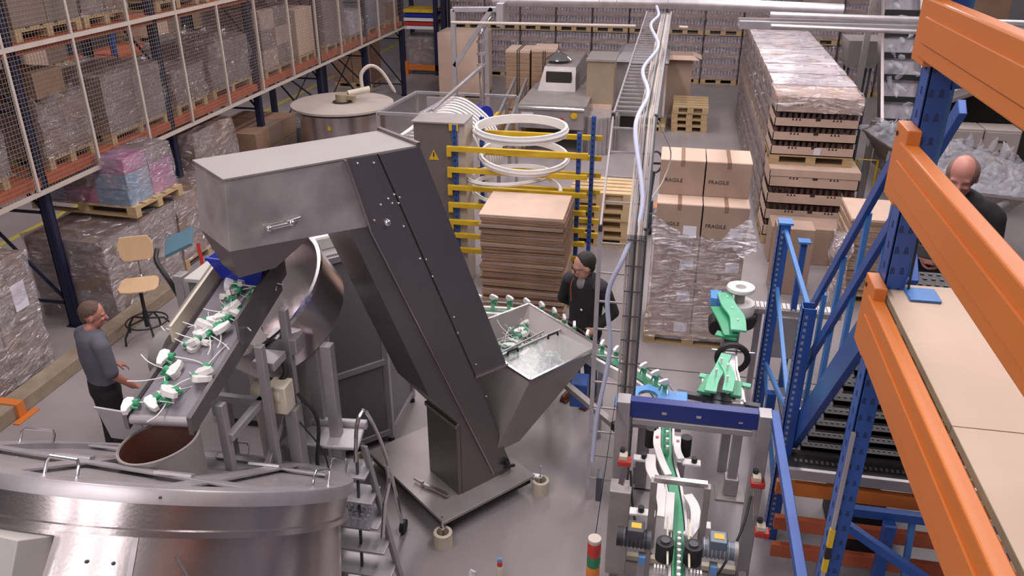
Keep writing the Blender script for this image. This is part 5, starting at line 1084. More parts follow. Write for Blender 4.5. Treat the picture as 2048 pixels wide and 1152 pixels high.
b = W(gb); b.mm((.46, 6.36, .99), (.56, 6.5, 1.015)); b.mm((.74, 6.2, .99), (.82, 6.36, 1.015)); b.build('white_block', M_white, gb, .003)
b = W(gb); b.tube(circ((.76, 7.05, .93), .14, 24, Matrix.Rotation(R(90), 3, 'X')), .03, 8, True); b.build('drive_wheel', M_black, gb); b = W(gb); b.tube([(.56, 7.05, 1.0), (.96, 7.05, 1.0)], .012, 8); b.build('axle_rod', M_chrome, gb)
b = W(gb); b.mm((.72, 7.85, 0), (.80, 7.95, .95)); b.mm((.70, 6.5, 0), (.78, 6.58, .95)); b.build('leg', M_alu, gb)
b = W(gb); b.mm((.56, 7.95, 1.02), (.68, 8.15, 1.12)); b.build('blue_bracket', M_azure, gb, .01); b = W(gb); b.tube([(.64, 7.65, .92), (.64, 7.85, .92)], .09, 12); b.build('motor', M_black, gb)
tt_ = thing('turntable', 'round white turntable disc with dark hub at the end of the green conveyor', 'turntable', (.86, 8.05, 0))
b = MB(); b.lathe([(.055, 1.20), (.14, 1.19), (.145, 1.21), (.14, 1.23), (.055, 1.225), (.055, 1.20)], seg=40); b.build('disc', M_white, tt_); b = MB(); b.cone((0, 0, 1.0), (0, 0, 1.22), .055, seg=20); b.build('hub', M_sst, tt_)
b = MB(); b.lathe([(.0001, .92), (.16, .92), (.17, .98), (.16, 1.05), (.0001, 1.05)], seg=32); b.build('lower_disc', M_white, tt_); b = MB(); b.lathe([(.0001, .80), (.19, .80), (.21, .88), (.19, .93), (.0001, .93)], seg=32); b.build('motor_ring', M_black, tt_); b = MB(); b.cone((0, 0, 0), (0, 0, .8), .05, seg=14); b.build('pedestal', M_alu, tt_)
cc_ = thing('chain_conveyor', 'white chain conveyor running right from the turntable to the blue posts', 'conveyor', (1.3, 8.1, 0))
b = W(cc_); b.mm((1.0, 8.05, .93), (1.9, 8.22, .985)); b.build('bed', M_sst, cc_)
b = W(cc_)
for k in range(20): b.mm((1.0 + k * .045, 8.07, .985), (1.032 + k * .045, 8.20, 1.005))
b.build('chain_links', M_white, cc_)
for x in (1.06, 1.8): b = W(cc_); b.mm((x, 8.1, 0), (x + .06, 8.16, .93)); b.build('leg', M_alu, cc_)
b = W(cc_); b.mm((1.15, 8.0, .45), (1.5, 8.05, .93)); b.build('side_panel', M_alu, cc_)

# ------------------------------------------------------------------ right rack: near post, orange beams, plywood deck
rr = thing('mezzanine_rack', 'near blue rack post with three heavy orange beams on the right', 'pallet rack', (.73, 2.8, 0))
def rpost(b, x, y, h, w=.10, d=.09, z0=0):
    b.mm((x, y - w / 2, z0), (x + .008, y + w / 2, h)); b.mm((x, y - w / 2, z0), (x + d, y - w / 2 + .008, h)); b.mm((x, y + w / 2 - .008, z0), (x + d, y + w / 2, h))
b = W(rr); rpost(b, .765, 2.80, 6.0, .10, .068); b.box((.81, 2.8, .005), (.16, .16, .01)); b.build('upright', M_blue, rr, .002)
b = W(rr)
for k in range(70):
    z = .3 + k * .075
    b.prism([(-.008, -.012), (.008, -.012), (.004, .012), (-.004, .012)], (.782, 2.7485, z), (1, 0, 0), (0, 0, 1), (0, .002, 0)); b.prism([(-.008, -.012), (.008, -.012), (.004, .012), (-.004, .012)], (.812, 2.7485, z), (1, 0, 0), (0, 0, 1), (0, .002, 0))
    b.prism([(-.008, -.012), (.008, -.012), (.004, .012), (-.004, .012)], (.7635, 2.80, z), (0, 1, 0), (0, 0, 1), (.002, 0, 0))
b.build('slots', mat('slot_shade', (.012, .035, .14), .6), rr)  # slots are applied shapes, their shade painted as darker blue
b = W(rr); b.bar((.848, 2.83, 3.70), (.848, 2.83, 5.6), .04, .026, (0, 1, 0)); b.build('inner_channel', M_bluel, rr, .003)
b = W(rr); b.bar((.87, 2.83, 4.35), (.80, 2.95, 4.9), .05, .03); b.build('shade_bar', M_blue, rr)  # bar stands in for the shade between post face and channel
for i, (z0, z1) in enumerate(((4.46, 4.63), (4.02, 4.20), (3.46, 3.66))):
    b = W(rr); b.mm((.715, -1.2, z0), (.765, 2.74, z1)); bm_ = b.build('beam', M_orange, rr, .006)
    b = W(rr); b.mm((.706, -1.2, z0 + (z1 - z0) * .28), (.716, 2.70, z0 + (z1 - z0) * .72)); b.build('beam_rib', M_orange, bm_, .003)
    b = W(rr); b.mm((.722, 2.69, z0 - .02), (.765, 2.83, z1 + .045)); b.build('end_connector', M_orange, bm_, .004)
    b = W(rr); b.cone((.721, 2.80, z1 + .01), (.718, 2.80, z1 + .01), .008, seg=10); b.build('lock_hole', M_dark, bm_)
for i, (y0, y1) in enumerate(((1.925, 2.80), (.70, 1.92))):
    b = MB(); b.mm((.768, y0, 3.66), (1.95, y1, 3.68)); o = b.build('deck_board', M_ply); tag(o, ['far plywood deck board lying on the lowest orange beam', 'near plywood deck board lying on the lowest orange beam'][i], 'plywood board')
    b = MB(); b.mm((.766, y0, 3.658), (.7685, y1, 3.6805)); b.build('board_edge', M_plye, o)
b = W(rr); b.mm((1.90, -1.2, 3.50), (1.95, 2.8, 3.658)); b.build('rear_beam', M_orange, rr)
b = W(rr); rpost(b, 1.86, 2.80, 3.62); b.build('rear_upright', M_blue, rr)
b = W(rr); b.mm((.83, 2.66, 3.681), (.93, 2.76, 3.69)); b.build('fixing_plate', M_bluel, rr, .003)
b = W(rr); b.tube([(.842, 2.74, 3.68), (.842, 2.77, 4.02)], .004, 6); b.build('tie_rod', M_black, rr)
b = MB(); b.bar((.762, 2.72, .35), (.762, 2.72, 3.1), .014, .014); o = b.build('vertical_strip', M_sslt); tag(o, 'thin pale strip with a yellow and black band beside the near blue post', 'strip')
o.location = (0, -.0, 0); b = MB(); b.mm((.752, 2.711, 2.42), (.772, 2.729, 2.49)); b.mm((.752, 2.711, 2.55), (.772, 2.729, 2.64)); b.build('yellow_band', M_yellow, o); b = MB(); b.mm((.7515, 2.7105, 2.49), (.7725, 2.7295, 2.55)); b.build('black_band', M_black, o)

# stair frame left of the post
fu = thing('stair_upright_frame', 'short blue perforated upright frame left of the stairs', 'upright frame', (1.1, 6.5, 0))
for y in (5.72, 7.45):
    b = W(fu); b.mm((1.06, y - .06, 0), (1.07, y + .06, 2.18)); b.mm((1.06, y - .06, 0), (1.16, y - .05, 2.18)); b.mm((1.06, y + .05, 0), (1.16, y + .06, 2.18)); b.build('upright', M_blue, fu, .002)
    b = W(fu)
    for k in range(38): z = .1 + k * .054; b.mm((1.085, y - .0615, z), (1.105, y - .059, z + .026)); b.mm((1.058, y - .012, z), (1.061, y + .012, z + .026))
    b.build('slots', M_sslt, fu)
b = W(fu); b.mm((1.05, 7.38, 2.18), (1.18, 7.53, 2.20)); b.build('top_plate', M_bluel, fu)
for (y0, z0), (y1, z1) in (((7.45, 2.12), (5.78, 2.13)), ((7.45, 1.55), (5.78, 1.15)), ((5.78, 1.15), (7.45, .7)), ((7.45, .7), (5.78, .3))):
    b = W(fu); b.bar((1.12, y0, z0), (1.12, y1, z1), .035, .035); b.build('brace', M_bluel, fu, .002)
f2 = thing('guard_post', 'slim blue post with flat head plate behind the short upright frame', 'post', (1.42, 8.1, 0)); b = MB(); b.mm((-.03, -.03, 0), (.03, .03, 1.75)); b.build('post', M_blue, f2); b = MB(); b.mm((-.06, -.06, 1.75), (.06, .06, 1.77)); b.build('head_plate', M_bluel, f2)

# stairs rising towards the camera, with platform and low beams
st = thing('steel_stairs', 'blue steel stairs with dark grated treads and two sloping handrails', 'stairs', (1.7, 5.6, 0))
for x, h in ((1.19, 1),):
    pass
for x in (1.19, 2.42):
    b = W(st); b.bar((x, 5.83, .95), (x, 3.90, 3.32), .05, .20, (0, 1, 0)); b.build('stringer', M_blue, st, .003)
for (y0, z0, y1, z1) in ((6.04, 1.43, 3.75, 4.1), (6.10, 1.97, 4.0, 4.3)):
    b = W(st); b.bar((1.20, y0, z0), (1.20, y1, z1), .035, .075, (0, 1, 0)); b.build('handrail', M_blue, st, .004)
for y, zt in ((5.80, 2.25), (5.42, 2.72), (5.0, 3.18), (4.5, 3.7)):
    b = W(st); b.bar((1.22, y, .98 + (5.83 - y) * 1.22), (1.22, y, zt), .055, .03); b.build('baluster', M_bluel, st, .003)
for k in range(11):
    t = (k + .4) / 11; y = 5.83 - 1.93 * t; z = .90 + 2.42 * t
    b = W(st); b.mm((1.22, y - .12, z - .03), (2.40, y + .10, z)); b.mm((1.22, y - .12, z - .05), (2.40, y - .11, z)); tr_ = b.build('tread', M_grate, st)
    b = W(st)
    for j in range(30):
        for q in (-.07, 0.0, .06): b.mm((1.25 + j * .039, y + q, z), (1.268 + j * .039, y + q + .012, z + .006))
    b.build('grip_studs', M_dgrey, tr_)
lp = thing('landing_platform', 'low dark grated platform with pale front edge under the blue stairs', 'platform', (1.8, 5.9, 0))
b = W(lp); b.mm((1.14, 5.50, .84), (2.55, 6.7, .87)); b.build('grating', M_grate, lp)
b = W(lp)
for k in range(7):
    for j in range(34): b.mm((1.18 + j * .04, 5.6 + k * .15, .87), (1.20 + j * .04, 5.63 + k * .15, .878))
b.build('grip_studs', M_sst, lp)
b = W(lp); b.mm((1.12, 5.46, .80), (2.55, 5.50, .89)); b.build('front_edge', M_sslt, lp, .004)
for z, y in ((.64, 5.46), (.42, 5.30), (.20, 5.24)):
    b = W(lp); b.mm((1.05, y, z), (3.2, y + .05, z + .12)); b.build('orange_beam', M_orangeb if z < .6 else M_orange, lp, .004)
for x, y in ((1.10, 6.65), (2.5, 6.65), (1.78, 5.02), (2.5, 4.9)):
    b = W(lp); b.mm((x - .04, y - .04, 0), (x + .04, y + .04, .84)); b.build('post', M_blue, lp, .003)
b = W(lp); b.mm((1.48, 5.06, .83), (3.0, 5.12, .90)); b.build('blue_beam', M_blue, lp, .003); b = W(lp); b.bar((1.45, 5.0, .82), (2.7, 4.1, .55), .05, .07); b.build('blue_brace', M_blue, lp, .003)
b = W(lp); b.bar((1.95, 5.1, .84), (1.95, 4.9, 0), .04, .04); b.build('blue_brace', M_bluel, lp)
b = MB(); b.mm((1.6, 5.6, .0), (1.95, 6.2, .5)); tag(b.build('dark_bin', M_black, None, .02), 'black bin standing under the grated platform', 'bin')

# ------------------------------------------------------------------ bottle hopper, elevator, cabinets at upper right
bh = thing('bottle_hopper', 'long stainless hopper full of clear plastic bottles at upper right', 'hopper', (3.7, 12.2, 0))
HP = [(3.05, 13.9, 1.5), (3.60, 14.7, 1.5), (4.95, 12.2, 1.5), (4.42, 10.72, 1.5), (3.62, 10.9, 1.5)]
HB = [(3.5, 13.3, .85), (3.75, 13.6, .85), (4.45, 12.2, .85), (4.2, 11.3, .85), (3.85, 11.4, .85)]
b = W(bh)
for i in range(5): b.sheet([HP[i], HP[(i + 1) % 5], HB[(i + 1) % 5], HB[i]], .01)
b.sheet(HB, .01); b.build('hopper_wall', M_sst, bh)
b = W(bh); [b.bar(HP[i], HP[(i + 1) % 5], .03, .03) for i in range(5)]; b.build('rim', M_ssb, bh); b = W(bh); b.mm((3.8, 11.6, 0), (4.3, 13.2, .85)); b.build('base', M_dark, bh)
q0 = thing('clear_bottle', 'clear plastic bottle lying in the heap of the long steel hopper', 'bottle', group='clear bottles heaped in the long hopper')
b = MB(); b.lathe([(.0001, 0), (.04, 0), (.042, .02), (.038, .07), (.042, .12), (.015, .17), (.015, .2), (.0001, .2)], seg=10); b.build('body', M_glass, q0)
put = placer(q0); rnd = random.Random(9)
def inpoly(x, y):
    c = False; n = 5
    for i in range(n):
        x1, y1, _ = HP[i]; x2, y2, _ = HP[(i + 1) % n]
        if (y1 > y) != (y2 > y) and x < (x2 - x1) * (y - y1) / (y2 - y1) + x1: c = not c
    return c
k = 0
while k < 230:
    x, y = rnd.uniform(3.1, 4.9), rnd.uniform(10.8, 14.6)
    if not inpoly(x, y): continue
    put((x, y, 1.32 + rnd.uniform(0, .22) + .1 * math.sin((y - 10.8) * .8)), (rnd.uniform(0, 3.1), rnd.uniform(0, 3.1), rnd.uniform(0, 6.28))); k += 1
b = MB(); g = [(3.25, 13.8), (3.6, 14.3), (4.75, 12.2), (4.35, 10.95), (3.72, 11.1)]; b.prism(g, (0, 0, 1.0), (1, 0, 0), (0, 1, 0), (0, 0, .34)); tag(b.build('bottle_heap', mat('bottle_bulk', (.42, .39, .44), .25, 0, (.25, .23, .26), 14, .9, 30)), 'deep bulk of bottles under the loose ones in the long hopper', 'bottle heap', None, 'stuff')
be = thing('bottle_elevator', 'steep belt elevator lifting clear bottles out of the long hopper', 'conveyor', (3.8, 15.0, 0))
b = W(be); b.bar((3.40, 14.2, 1.35), (3.34, 16.2, 3.9), .05, .22, (0, 1, 0)); b.build('side_frame', M_ssb, be); b = W(be); b.bar((4.05, 14.2, 1.35), (3.95, 16.2, 3.9), .05, .22, (0, 1, 0)); b.build('side_frame', M_ssb, be); b = W(be); b.bar((3.72, 14.25, 1.30), (3.65, 16.25, 3.85), .6, .04); b.build('belt', M_belt, be)
for k in range(8):
    t = (k + .5) / 8; b = W(be); b.bar((3.42, 14.2 + 2 * t, 1.40 + 2.5 * t), (4.0, 14.2 + 2 * t, 1.40 + 2.5 * t), .03, .09); b.build('flight', M_black, be)
put2 = put
for k in range(36): t = rnd.random(); copy_tree(q0, None, (rnd.uniform(3.48, 3.95), 14.2 + 2 * t, 1.46 + 2.5 * t), (rnd.uniform(0, 3), rnd.uniform(0, 3), 0), 'clear bottle carried up on the steep elevator belt', 'clear bottles on the elevator belt')
b = W(be); b.mm((3.3, 14.5, 0), (3.4, 14.6, 1.5)); b.mm((4.0, 16, 0), (4.1, 16.1, 3.5)); b.mm((3.25, 16, 0), (3.35, 16.1, 3.5)); b.build('leg', M_sst, be)
b = MB(); b.hexa([(3.15, 16.6, 2.0), (3.65, 16.6, 2.0), (3.65, 17.2, 2.0), (3.15, 17.2, 2.0), (3.10, 16.5, 2.5), (3.75, 16.5, 2.5), (3.75, 17.3, 2.5), (3.10, 17.3, 2.5)]); t = b.build('steel_funnel', M_sst); tag(t, 'grey steel funnel box on thin legs behind the crate row', 'funnel')
b = MB()
for x in (3.2, 3.6):
    for y in (16.7, 17.1): b.bar((x, y, 0), (x, y, 2.0), .04, .04)
b.build('leg_frame', M_dgrey, t)
ho = thing('incline_housing', 'stainless incline housing above the beige cabinets at upper right', 'machine housing', (5.2, 15.5, 0))
b = W(ho); b.hexa([(4.3, 14.6, 1.75), (6.0, 14.6, 2.5), (6.0, 16.4, 2.5), (4.3, 16.4, 1.75), (4.3, 14.6, 1.95), (6.0, 14.6, 2.75), (6.0, 16.4, 2.75), (4.3, 16.4, 1.95)]); b.build('trough', M_sst, ho, .01)
b = W(ho); b.bar((4.3, 14.58, 1.80), (6.0, 14.58, 2.55), .03, .05); b.build('trough_edge', M_ssb, ho); b = W(ho); b.mm((4.35, 15.3, 0), (6.6, 15.4, 2.0)); b.mm((6.5, 15.2, 0), (6.6, 15.4, 3.0)); b.build('dark_backing', M_dark, ho)
for i, (x, lab) in enumerate(((4.72, 'left beige control cabinet behind the bottle hopper'), (5.28, 'right beige control cabinet with small keyhole behind the bottle hopper'))):
    t = thing('control_cabinet', lab, 'control cabinet', (x, 14.5, 0)); b = MB(); b.mm((-.27, -.2, 0), (.27, .25, 1.5)); b.build('housing', mat('beige_cabinet', (.38, .33, .31), .5), t, .01); b = MB(); b.mm((-.25, -.215, .05), (.25, -.2, 1.46)); d_ = b.build('door', mat('beige_cabinet', (.38, .33, .31)), t, .004); b = MB(); b.mm((-.06, -.225, 1.30), (.06, -.214, 1.33)); b.mm((-.01, -.222, 1.15), (.01, -.214, 1.18)); b.build('latch', M_dark, d_)
b = MB(); b.mm((7.0, 13.2, 0), (7.04, 13.24, 1.1)); b.mm((8.6, 13.2, 0), (8.64, 13.24, 1.1)); b.mm((7.0, 13.2, 1.06), (8.64, 13.24, 1.1)); tag(b.build('green_rail', M_dgrey), 'dark rail on the floor at the far right edge', 'rail')

# ------------------------------------------------------------------ chair, operator panel, machine bits on the left
chr_ = thing('swivel_chair', 'wooden swivel work chair with birch seat on a black five-leg base', 'chair', (-6.08, 7.86, 0), R(-62))
b = MB(); n = 9; vs = []; 
prof = [(-.21, -.17), (-.13, -.215), (.10, -.225), (.20, -.19), (.235, -.08), (.235, .08), (.20, .19), (.10, .225), (-.13, .215), (-.21, .17)]
b.prism(prof, (0, 0, .70), (1, 0, 0), (0, 1, 0), (0, 0, .022)); b.build('seat', M_birch, chr_, .008)
b = MB(); bp = [(-.15, 0), (-.19, .06), (-.20, .22), (-.15, .30), (.15, .30), (.20, .22), (.19, .06), (.15, 0)]; b.prism(bp, (-.27, 0, .92), (0, 1, 0), (-.10, 0, 1), (.016, 0, 0)); b.build('backrest', M_birch, chr_, .006)
b = MB(); b.tube(arc3([(-.05, 0, .69), (-.22, 0, .68), (-.29, 0, .76), (-.30, 0, 1.0)], 4), .012, 8); b.build('back_bar', M_chrome, chr_)
b = MB(); b.cone((0, 0, .18), (0, 0, .69), .022, seg=12); b.cone((0, 0, .15), (0, 0, .35), .032, seg=12); b.build('column', M_black, chr_)
b = MB(); b.tube(circ((0, 0, .22), .24, 32), .010, 8, True); b.build('foot_ring', M_black, chr_)
for k in range(5):
    a = 2 * math.pi * k / 5 + .3; b = MB(); b.tube([(0, 0, .26), (.2 * math.cos(a), .2 * math.sin(a), .24), (.30 * math.cos(a), .30 * math.sin(a), .10), (.31 * math.cos(a), .31 * math.sin(a), 0)], .013, 8); b.build('leg', M_black, chr_)
op = thing('operator_panel', 'tilted operator screen on an arm left of the white machine box', 'control panel', (-4.7, 7.0, 0))
b = W(op); b.hexa([(-4.92, 6.85, 1.58), (-4.66, 6.95, 1.70), (-4.78, 7.2, 1.78), (-5.04, 7.1, 1.66), (-4.93, 6.84, 1.61), (-4.67, 6.94, 1.73), (-4.79, 7.19, 1.81), (-5.05, 7.09, 1.69)]); b.build('screen', mat('screen_teal', (.10, .20, .26), .2), op, .004)
b = W(op); b.tube(arc3([(-5.08, 6.95, 1.62), (-5.0, 6.8, 1.55), (-4.85, 6.75, 1.35), (-4.75, 6.8, 1.0)], 5), .025, 8); b.build('arm', M_black, op); b = W(op); b.mm((-4.80, 6.72, .85), (-4.70, 6.86, 1.45)); b.build('clamp', M_sslt, op, .01)
b = W(op); b.mm((-4.78, 6.78, 0), (-4.70, 6.86, .9)); b.build('pole', M_alu, op)
lc = thing('feeder_cabinet', 'light grey feeder cabinet behind the belt, left of the bowl', 'machine cabinet', (-4.2, 6.6, 0))
b = W(lc); b.mm((-4.35, 6.3, .1), (-3.72, 7.0, 1.62)); b.build('housing', M_panel, lc, .01); b = W(lc); b.mm((-4.37, 6.28, 1.62), (-3.70, 7.02, 1.66)); b.build('top_plate', M_off, lc, .005); b = W(lc); b.mm((-4.3, 6.35, 0), (-3.8, 6.95, .1)); b.build('plinth', M_dark, lc)
ht = thing('hand_trolley', 'small red trolley wheel behind the swivel chair', 'trolley', (-5.75, 8.75, 0)); b = MB(); b.tube(circ((0, 0, .12), .085, 24, Matrix.Rotation(R(75), 3, 'X')), .035, 8, True); b.build('tyre', M_black, ht); b = MB(); b.cone((0, -.03, .12), (0, .03, .12), .05, seg=16); b.build('hub', M_paper, ht); b = MB(); b.bar((-.05, .05, .1), (-.12, .12, .85), .04, .04); b.build('frame', M_red, ht)
b = MB(); b.mm((-2.3, 8.3, .02), (-1.75, 8.6, .16)); tag(b.build('orange_box', M_orangeb, None, .01), 'low orange-red box on the floor behind the grey machine cabinet', 'box')
# ------------------------------------------------------------------ people
def capsule(b, p, q, r1, r2, s=(1, 1), seg=14):
    """tapered limb section with round ends; s flattens the cross-section along local x,y"""
    p = Vector(p); q = Vector(q); x, y, z = basis(q - p, (0, 1, 0)); L = (q - p).length; rows = []
    for k in range(5): a = math.pi / 2 * (1 - k / 4); rows.append((-math.sin(a) * r1, math.cos(a) * r1))
    for k in range(5): a = math.pi / 2 * k / 4; rows.append((L + math.sin(a) * r2, math.cos(a) * r2))
    vs = []; fs = []
    for h, r in rows:
        r = max(r, .0004)
        for k in range(seg): t = 2 * math.pi * k / seg; vs.append(p + z * h + x * (r * math.cos(t) * s[0]) + y * (r * math.sin(t) * s[1]))
    m = len(rows)
    for i in range(m - 1):
        for k in range(seg): l = (k + 1) % seg; fs.append((i * seg + k, i * seg + l, (i + 1) * seg + l, (i + 1) * seg + k))
    fs.append(tuple(reversed(range(seg)))); fs.append(tuple((m - 1) * seg + k for k in range(seg)))
    return b.add(vs, fs, True)
def chain(b, pts, rs, s=(1, 1), seg=14):
    for i in range(len(pts) - 1): capsule(b, pts[i], pts[i + 1], rs[i], rs[i + 1], s, seg)
def flesh(b, name, m, parent, vox=.010, smooth=4):
    o = b.build(name, m, parent)
    r = o.modifiers.new('remesh', 'REMESH'); r.mode = 'VOXEL'; r.voxel_size = vox; r.use_smooth_shade = True
    s = o.modifiers.new('smooth', 'SMOOTH'); s.iterations = smooth; s.factor = .5
    return o
def head_mb(b, c, yaw=0, pitch=0, sc=1.0):
    """head with brow, nose, lips, chin and ears, facing +x before yaw"""
    T = Matrix.Translation(c) @ Matrix.Rotation(yaw, 4, 'Z') @ Matrix.Rotation(pitch, 4, 'Y'); M0 = b.M; b.M = (M0 @ T) if M0 is not None else T
    S = lambda p, r, s=(1, 1, 1): b.sphere(tuple(v * sc for v in p), r * sc, s, 20, 14)
    S((-.012, 0, .03), .098, (1.0, .80, 1.02)); S((.022, 0, -.035), .072, (.92, .82, 1.15)); S((.050, 0, -.088), .030, (1, 1.15, .8)); S((.074, 0, .032), .028, (.6, 2.0, .55))
    capsule(b, Vector((.086, 0, .022)) * sc, Vector((.110, 0, -.018)) * sc, .010 * sc, .0155 * sc); S((.092, 0, -.052), .016, (.7, 1.7, .6)); S((.078, .034, -.01), .022, (.7, 1, .8)); S((.078, -.034, -.01), .022, (.7, 1, .8))
    for s in (-1, 1): S((-.008, s * .080, -.005), .030, (.55, .28, 1.0))
    b.M = M0
    return T
def face_parts(T, root, sc=1.0):
    Mi = (Matrix.Translation(root.location) @ root.rotation_euler.to_matrix().to_4x4()).inverted()
    for s in (-1, 1):
        b = MB(Mi @ T); b.sphere((.0915 * sc, s * .033 * sc, .012 * sc), .0115 * sc, (.7, 1.25, .8), 12, 8); e = b.build('eye', M_paper, root)
        b = MB(Mi @ T); b.sphere((.0990 * sc, s * .033 * sc, .012 * sc), .0055 * sc, (.5, 1, 1), 10, 6); b.build('iris', M_haird, e)
        b = MB(Mi @ T); b.bar((.094 * sc, s * .018 * sc, .034 * sc), (.088 * sc, s * .052 * sc, .036 * sc), .008 * sc, .008 * sc); b.build('eyebrow', M_haird, root)
    b = MB(Mi @ T); b.sphere((.101 * sc, 0, -.053 * sc), .010 * sc, (.5, 2.2, .5), 12, 8); b.build('lips', mat('lips', (.36, .12, .10), .5), root)
def hand(b, w, d, up, side, curl=.5, sc=1.0, fan=.10):
    """palm + four unequal bent fingers + thumb. w wrist point, d pointing direction, up = back-of-hand normal"""
    w = Vector(w); d = Vector(d).normalized(); up = Vector(up); up = (up - d * up.dot(d)).normalized(); s = d.cross(up) * side
    pc = w + d * .045 * sc; capsule(b, w + d * .012 * sc, w + d * .075 * sc, .022 * sc, .024 * sc, (1, 1), 10)
    for k in (-1.5, -.5, .5, 1.5): capsule(b, w + d * .02 * sc + s * k * .012 * sc, w + d * .085 * sc + s * k * .019 * sc, .013 * sc, .0115 * sc, (1, 1), 10)
    for i, (k, ln) in enumerate(((1.5, .068), (.5, .080), (-.5, .076), (-1.5, .058))):
        p = w + d * .088 * sc + s * k * .019 * sc; dd = (d + s * k * fan).normalized(); a = curl * .55
        for q, fr in enumerate((.45, .32, .23)):
            dv = (dd * math.cos(a) - up * math.sin(a)); nx = p + dv * ln * fr * sc; capsule(b, p, nx, (.0095 - .001 * q) * sc, (.0087 - .001 * q) * sc, (1, 1), 8); p = nx; a += curl
    p = w + d * .028 * sc + s * .026 * sc; dv = (d * .62 + s * .62 - up * .35).normalized(); nx = p + dv * .042 * sc; capsule(b, p, nx, .0125 * sc, .0105 * sc, (1, 1), 8); dv = (d * .85 + s * .25 - up * .4 * (1 + curl)).normalized(); capsule(b, nx, nx + dv * .032 * sc, .0105 * sc, .009 * sc, (1, 1), 8)

# man in the grey T-shirt at the left, seen from behind, looking right
pm = thing('person', 'person with short brown hair in a grey T-shirt and black trousers, seen from behind', 'person', (-4.83, 5.50, 0), R(60))
# local frame: +x is where he faces (towards the machine), +y his left
b = MB(); hd = (.045, .0, 1.60)
T = head_mb(b, hd, R(-26), R(14), 1.04)
chain(b, [(.0, 0, 1.50), (-.01, 0, 1.40)], [.055, .065]); chain(b, [(-.01, 0, 1.36), (-.01, 0, 1.05), (0, 0, .93)], [.10, .10, .12], (1, 1.25))
for s in (-1, 1):
    chain(b, [(-.01, s * .17, 1.38), (.0, s * .235, 1.12), (.16 if s < 0 else .20, s * .225, .92 if s < 0 else .97)], [.052, .042, .028]); 
    hand(b, (.165 if s < 0 else .205, s * .224, .915 if s < 0 else .965), (.75, -s * .1, -.45), (.5, 0, .8), s, .45)
    chain(b, [(0, s * .09, .90), (.01, s * .10, .48), (-.02, s * .11, .10)], [.08, .055, .042]); chain(b, [(-.04, s * .115, .05), (.14, s * .13, .03)], [.035, .03])
flesh(b, 'body', M_skinr, pm, .009, 3)
face_parts(T, pm, 1.02)
b = MB(Matrix.Identity(4)); b.M = T; b.sphere((-.022, 0, .044), .1015, (.98, .815, .95), 24, 16); b.sphere((-.055, 0, .0), .068, (.72, .98, 1.15), 20, 12); b.build('hair', M_hairb, pm)
b = MB(); chain(b, [(-.01, 0, 1.44), (-.01, 0, 1.38), (-.012, 0, 1.22), (0, 0, 1.02), (0, 0, .93)], [.075, .125, .130, .118, .125], (1, 1.32), 20)
for s in (-1, 1): chain(b, [(-.01, s * .13, 1.41), (-.01, s * .185, 1.38), (.0, s * .225, 1.20), (.0, s * .235, 1.14)], [.07, .073, .064, .064])
flesh(b, 't_shirt', M_tee, pm, .011, 5)
b = MB(); chain(b, [(0, 0, .97), (0, 0, .86)], [.125, .13], (1, 1.3), 20)
for s in (-1, 1): chain(b, [(0, s * .088, .86), (.01, s * .10, .48), (-.02, s * .11, .09)], [.10, .075, .062])
flesh(b, 'trousers', M_cloth, pm, .012, 4)
for s in (-1, 1): b = MB(); chain(b, [(-.05, s * .115, .055), (.03, s * .12, .05), (.15, s * .132, .038)], [.045, .045, .038], (1, 1)); b.box((.05, s * .122, .012), (.28, .09, .024)); flesh(b, 'shoe', M_black, pm, .010, 3)

# man in black by the folded cartons
pb = thing('person', 'person with dark hair and glasses in a black work jacket, looking down left', 'person', (-.70, 7.50, 0), R(245))
b = MB(); T = head_mb(b, (.07, 0, 1.585), R(-38), R(16), 1.08); chain(b, [(.02, 0, 1.50), (.0, 0, 1.40)], [.055, .065]); chain(b, [(0, 0, 1.36), (0, 0, .95)], [.11, .12], (1, 1.25))
for s in (-1, 1):
    el = (-.04, s * .30, 1.12); wr = (.10, s * .20, .98) if s > 0 else (-.12, s * .20, 1.05)
    chain(b, [(0, s * .17, 1.38), el, wr], [.052, .042, .030]); d = (Vector(wr) - Vector(el)).normalized(); hand(b, Vector(wr) + d * .01, d, (0, s, .3), s, .8)
    chain(b, [(0, s * .09, .90), (.02, s * .10, .48), (-.02, s * .11, .10)], [.08, .055, .042])
    chain(b, [(-.04, s * .115, .05), (.14, s * .13, .03)], [.035, .03])
flesh(b, 'body', M_skin, pb, .009, 3); face_parts(T, pb, 1.08)
b = MB(); b.M = T; b.sphere((-.036, 0, .050), .108, (.98, .84, .97), 24, 16); b.sphere((-.064, 0, .0), .076, (.72, 1.0, 1.1), 20, 12); b.build('hair', M_haird, pb)
b = MB(); b.M = T
for s in (-1, 1): b.tube(circ((.107, s * .034, .014), .021, 16, Matrix.Rotation(R(90), 3, 'Y')), .0028, 6, True); b.bar((.105, s * .055, .018), (-.005, s * .080, .012), .004, .004)
b.bar((.112, -.012, .018), (.112, .012, .018), .004, .004); b.build('glasses', M_black, pb)
b = MB(); chain(b, [(0, 0, 1.43), (0, 0, 1.38), (-.005, 0, 1.2), (0, 0, 1.0), (0, 0, .84)], [.08, .135, .145, .135, .15], (1, 1.30), 20)
for s in (-1, 1):
    el = (-.04, s * .30, 1.12); wr = (.09, s * .205, .99) if s > 0 else (-.11, s * .205, 1.055)
    chain(b, [(0, s * .15, 1.40), (0, s * .20, 1.36), el, wr], [.07, .076, .062, .050])
flesh(b, 'jacket', M_cloth, pb, .011, 4)
b = MB(); b.sphere((.062, 0, 1.405), .085, (.95, .8, 1.0), 20, 12); b.build('shirt_front', mat('light_grey_shirt', (.22, .20, .21), .9), pb)
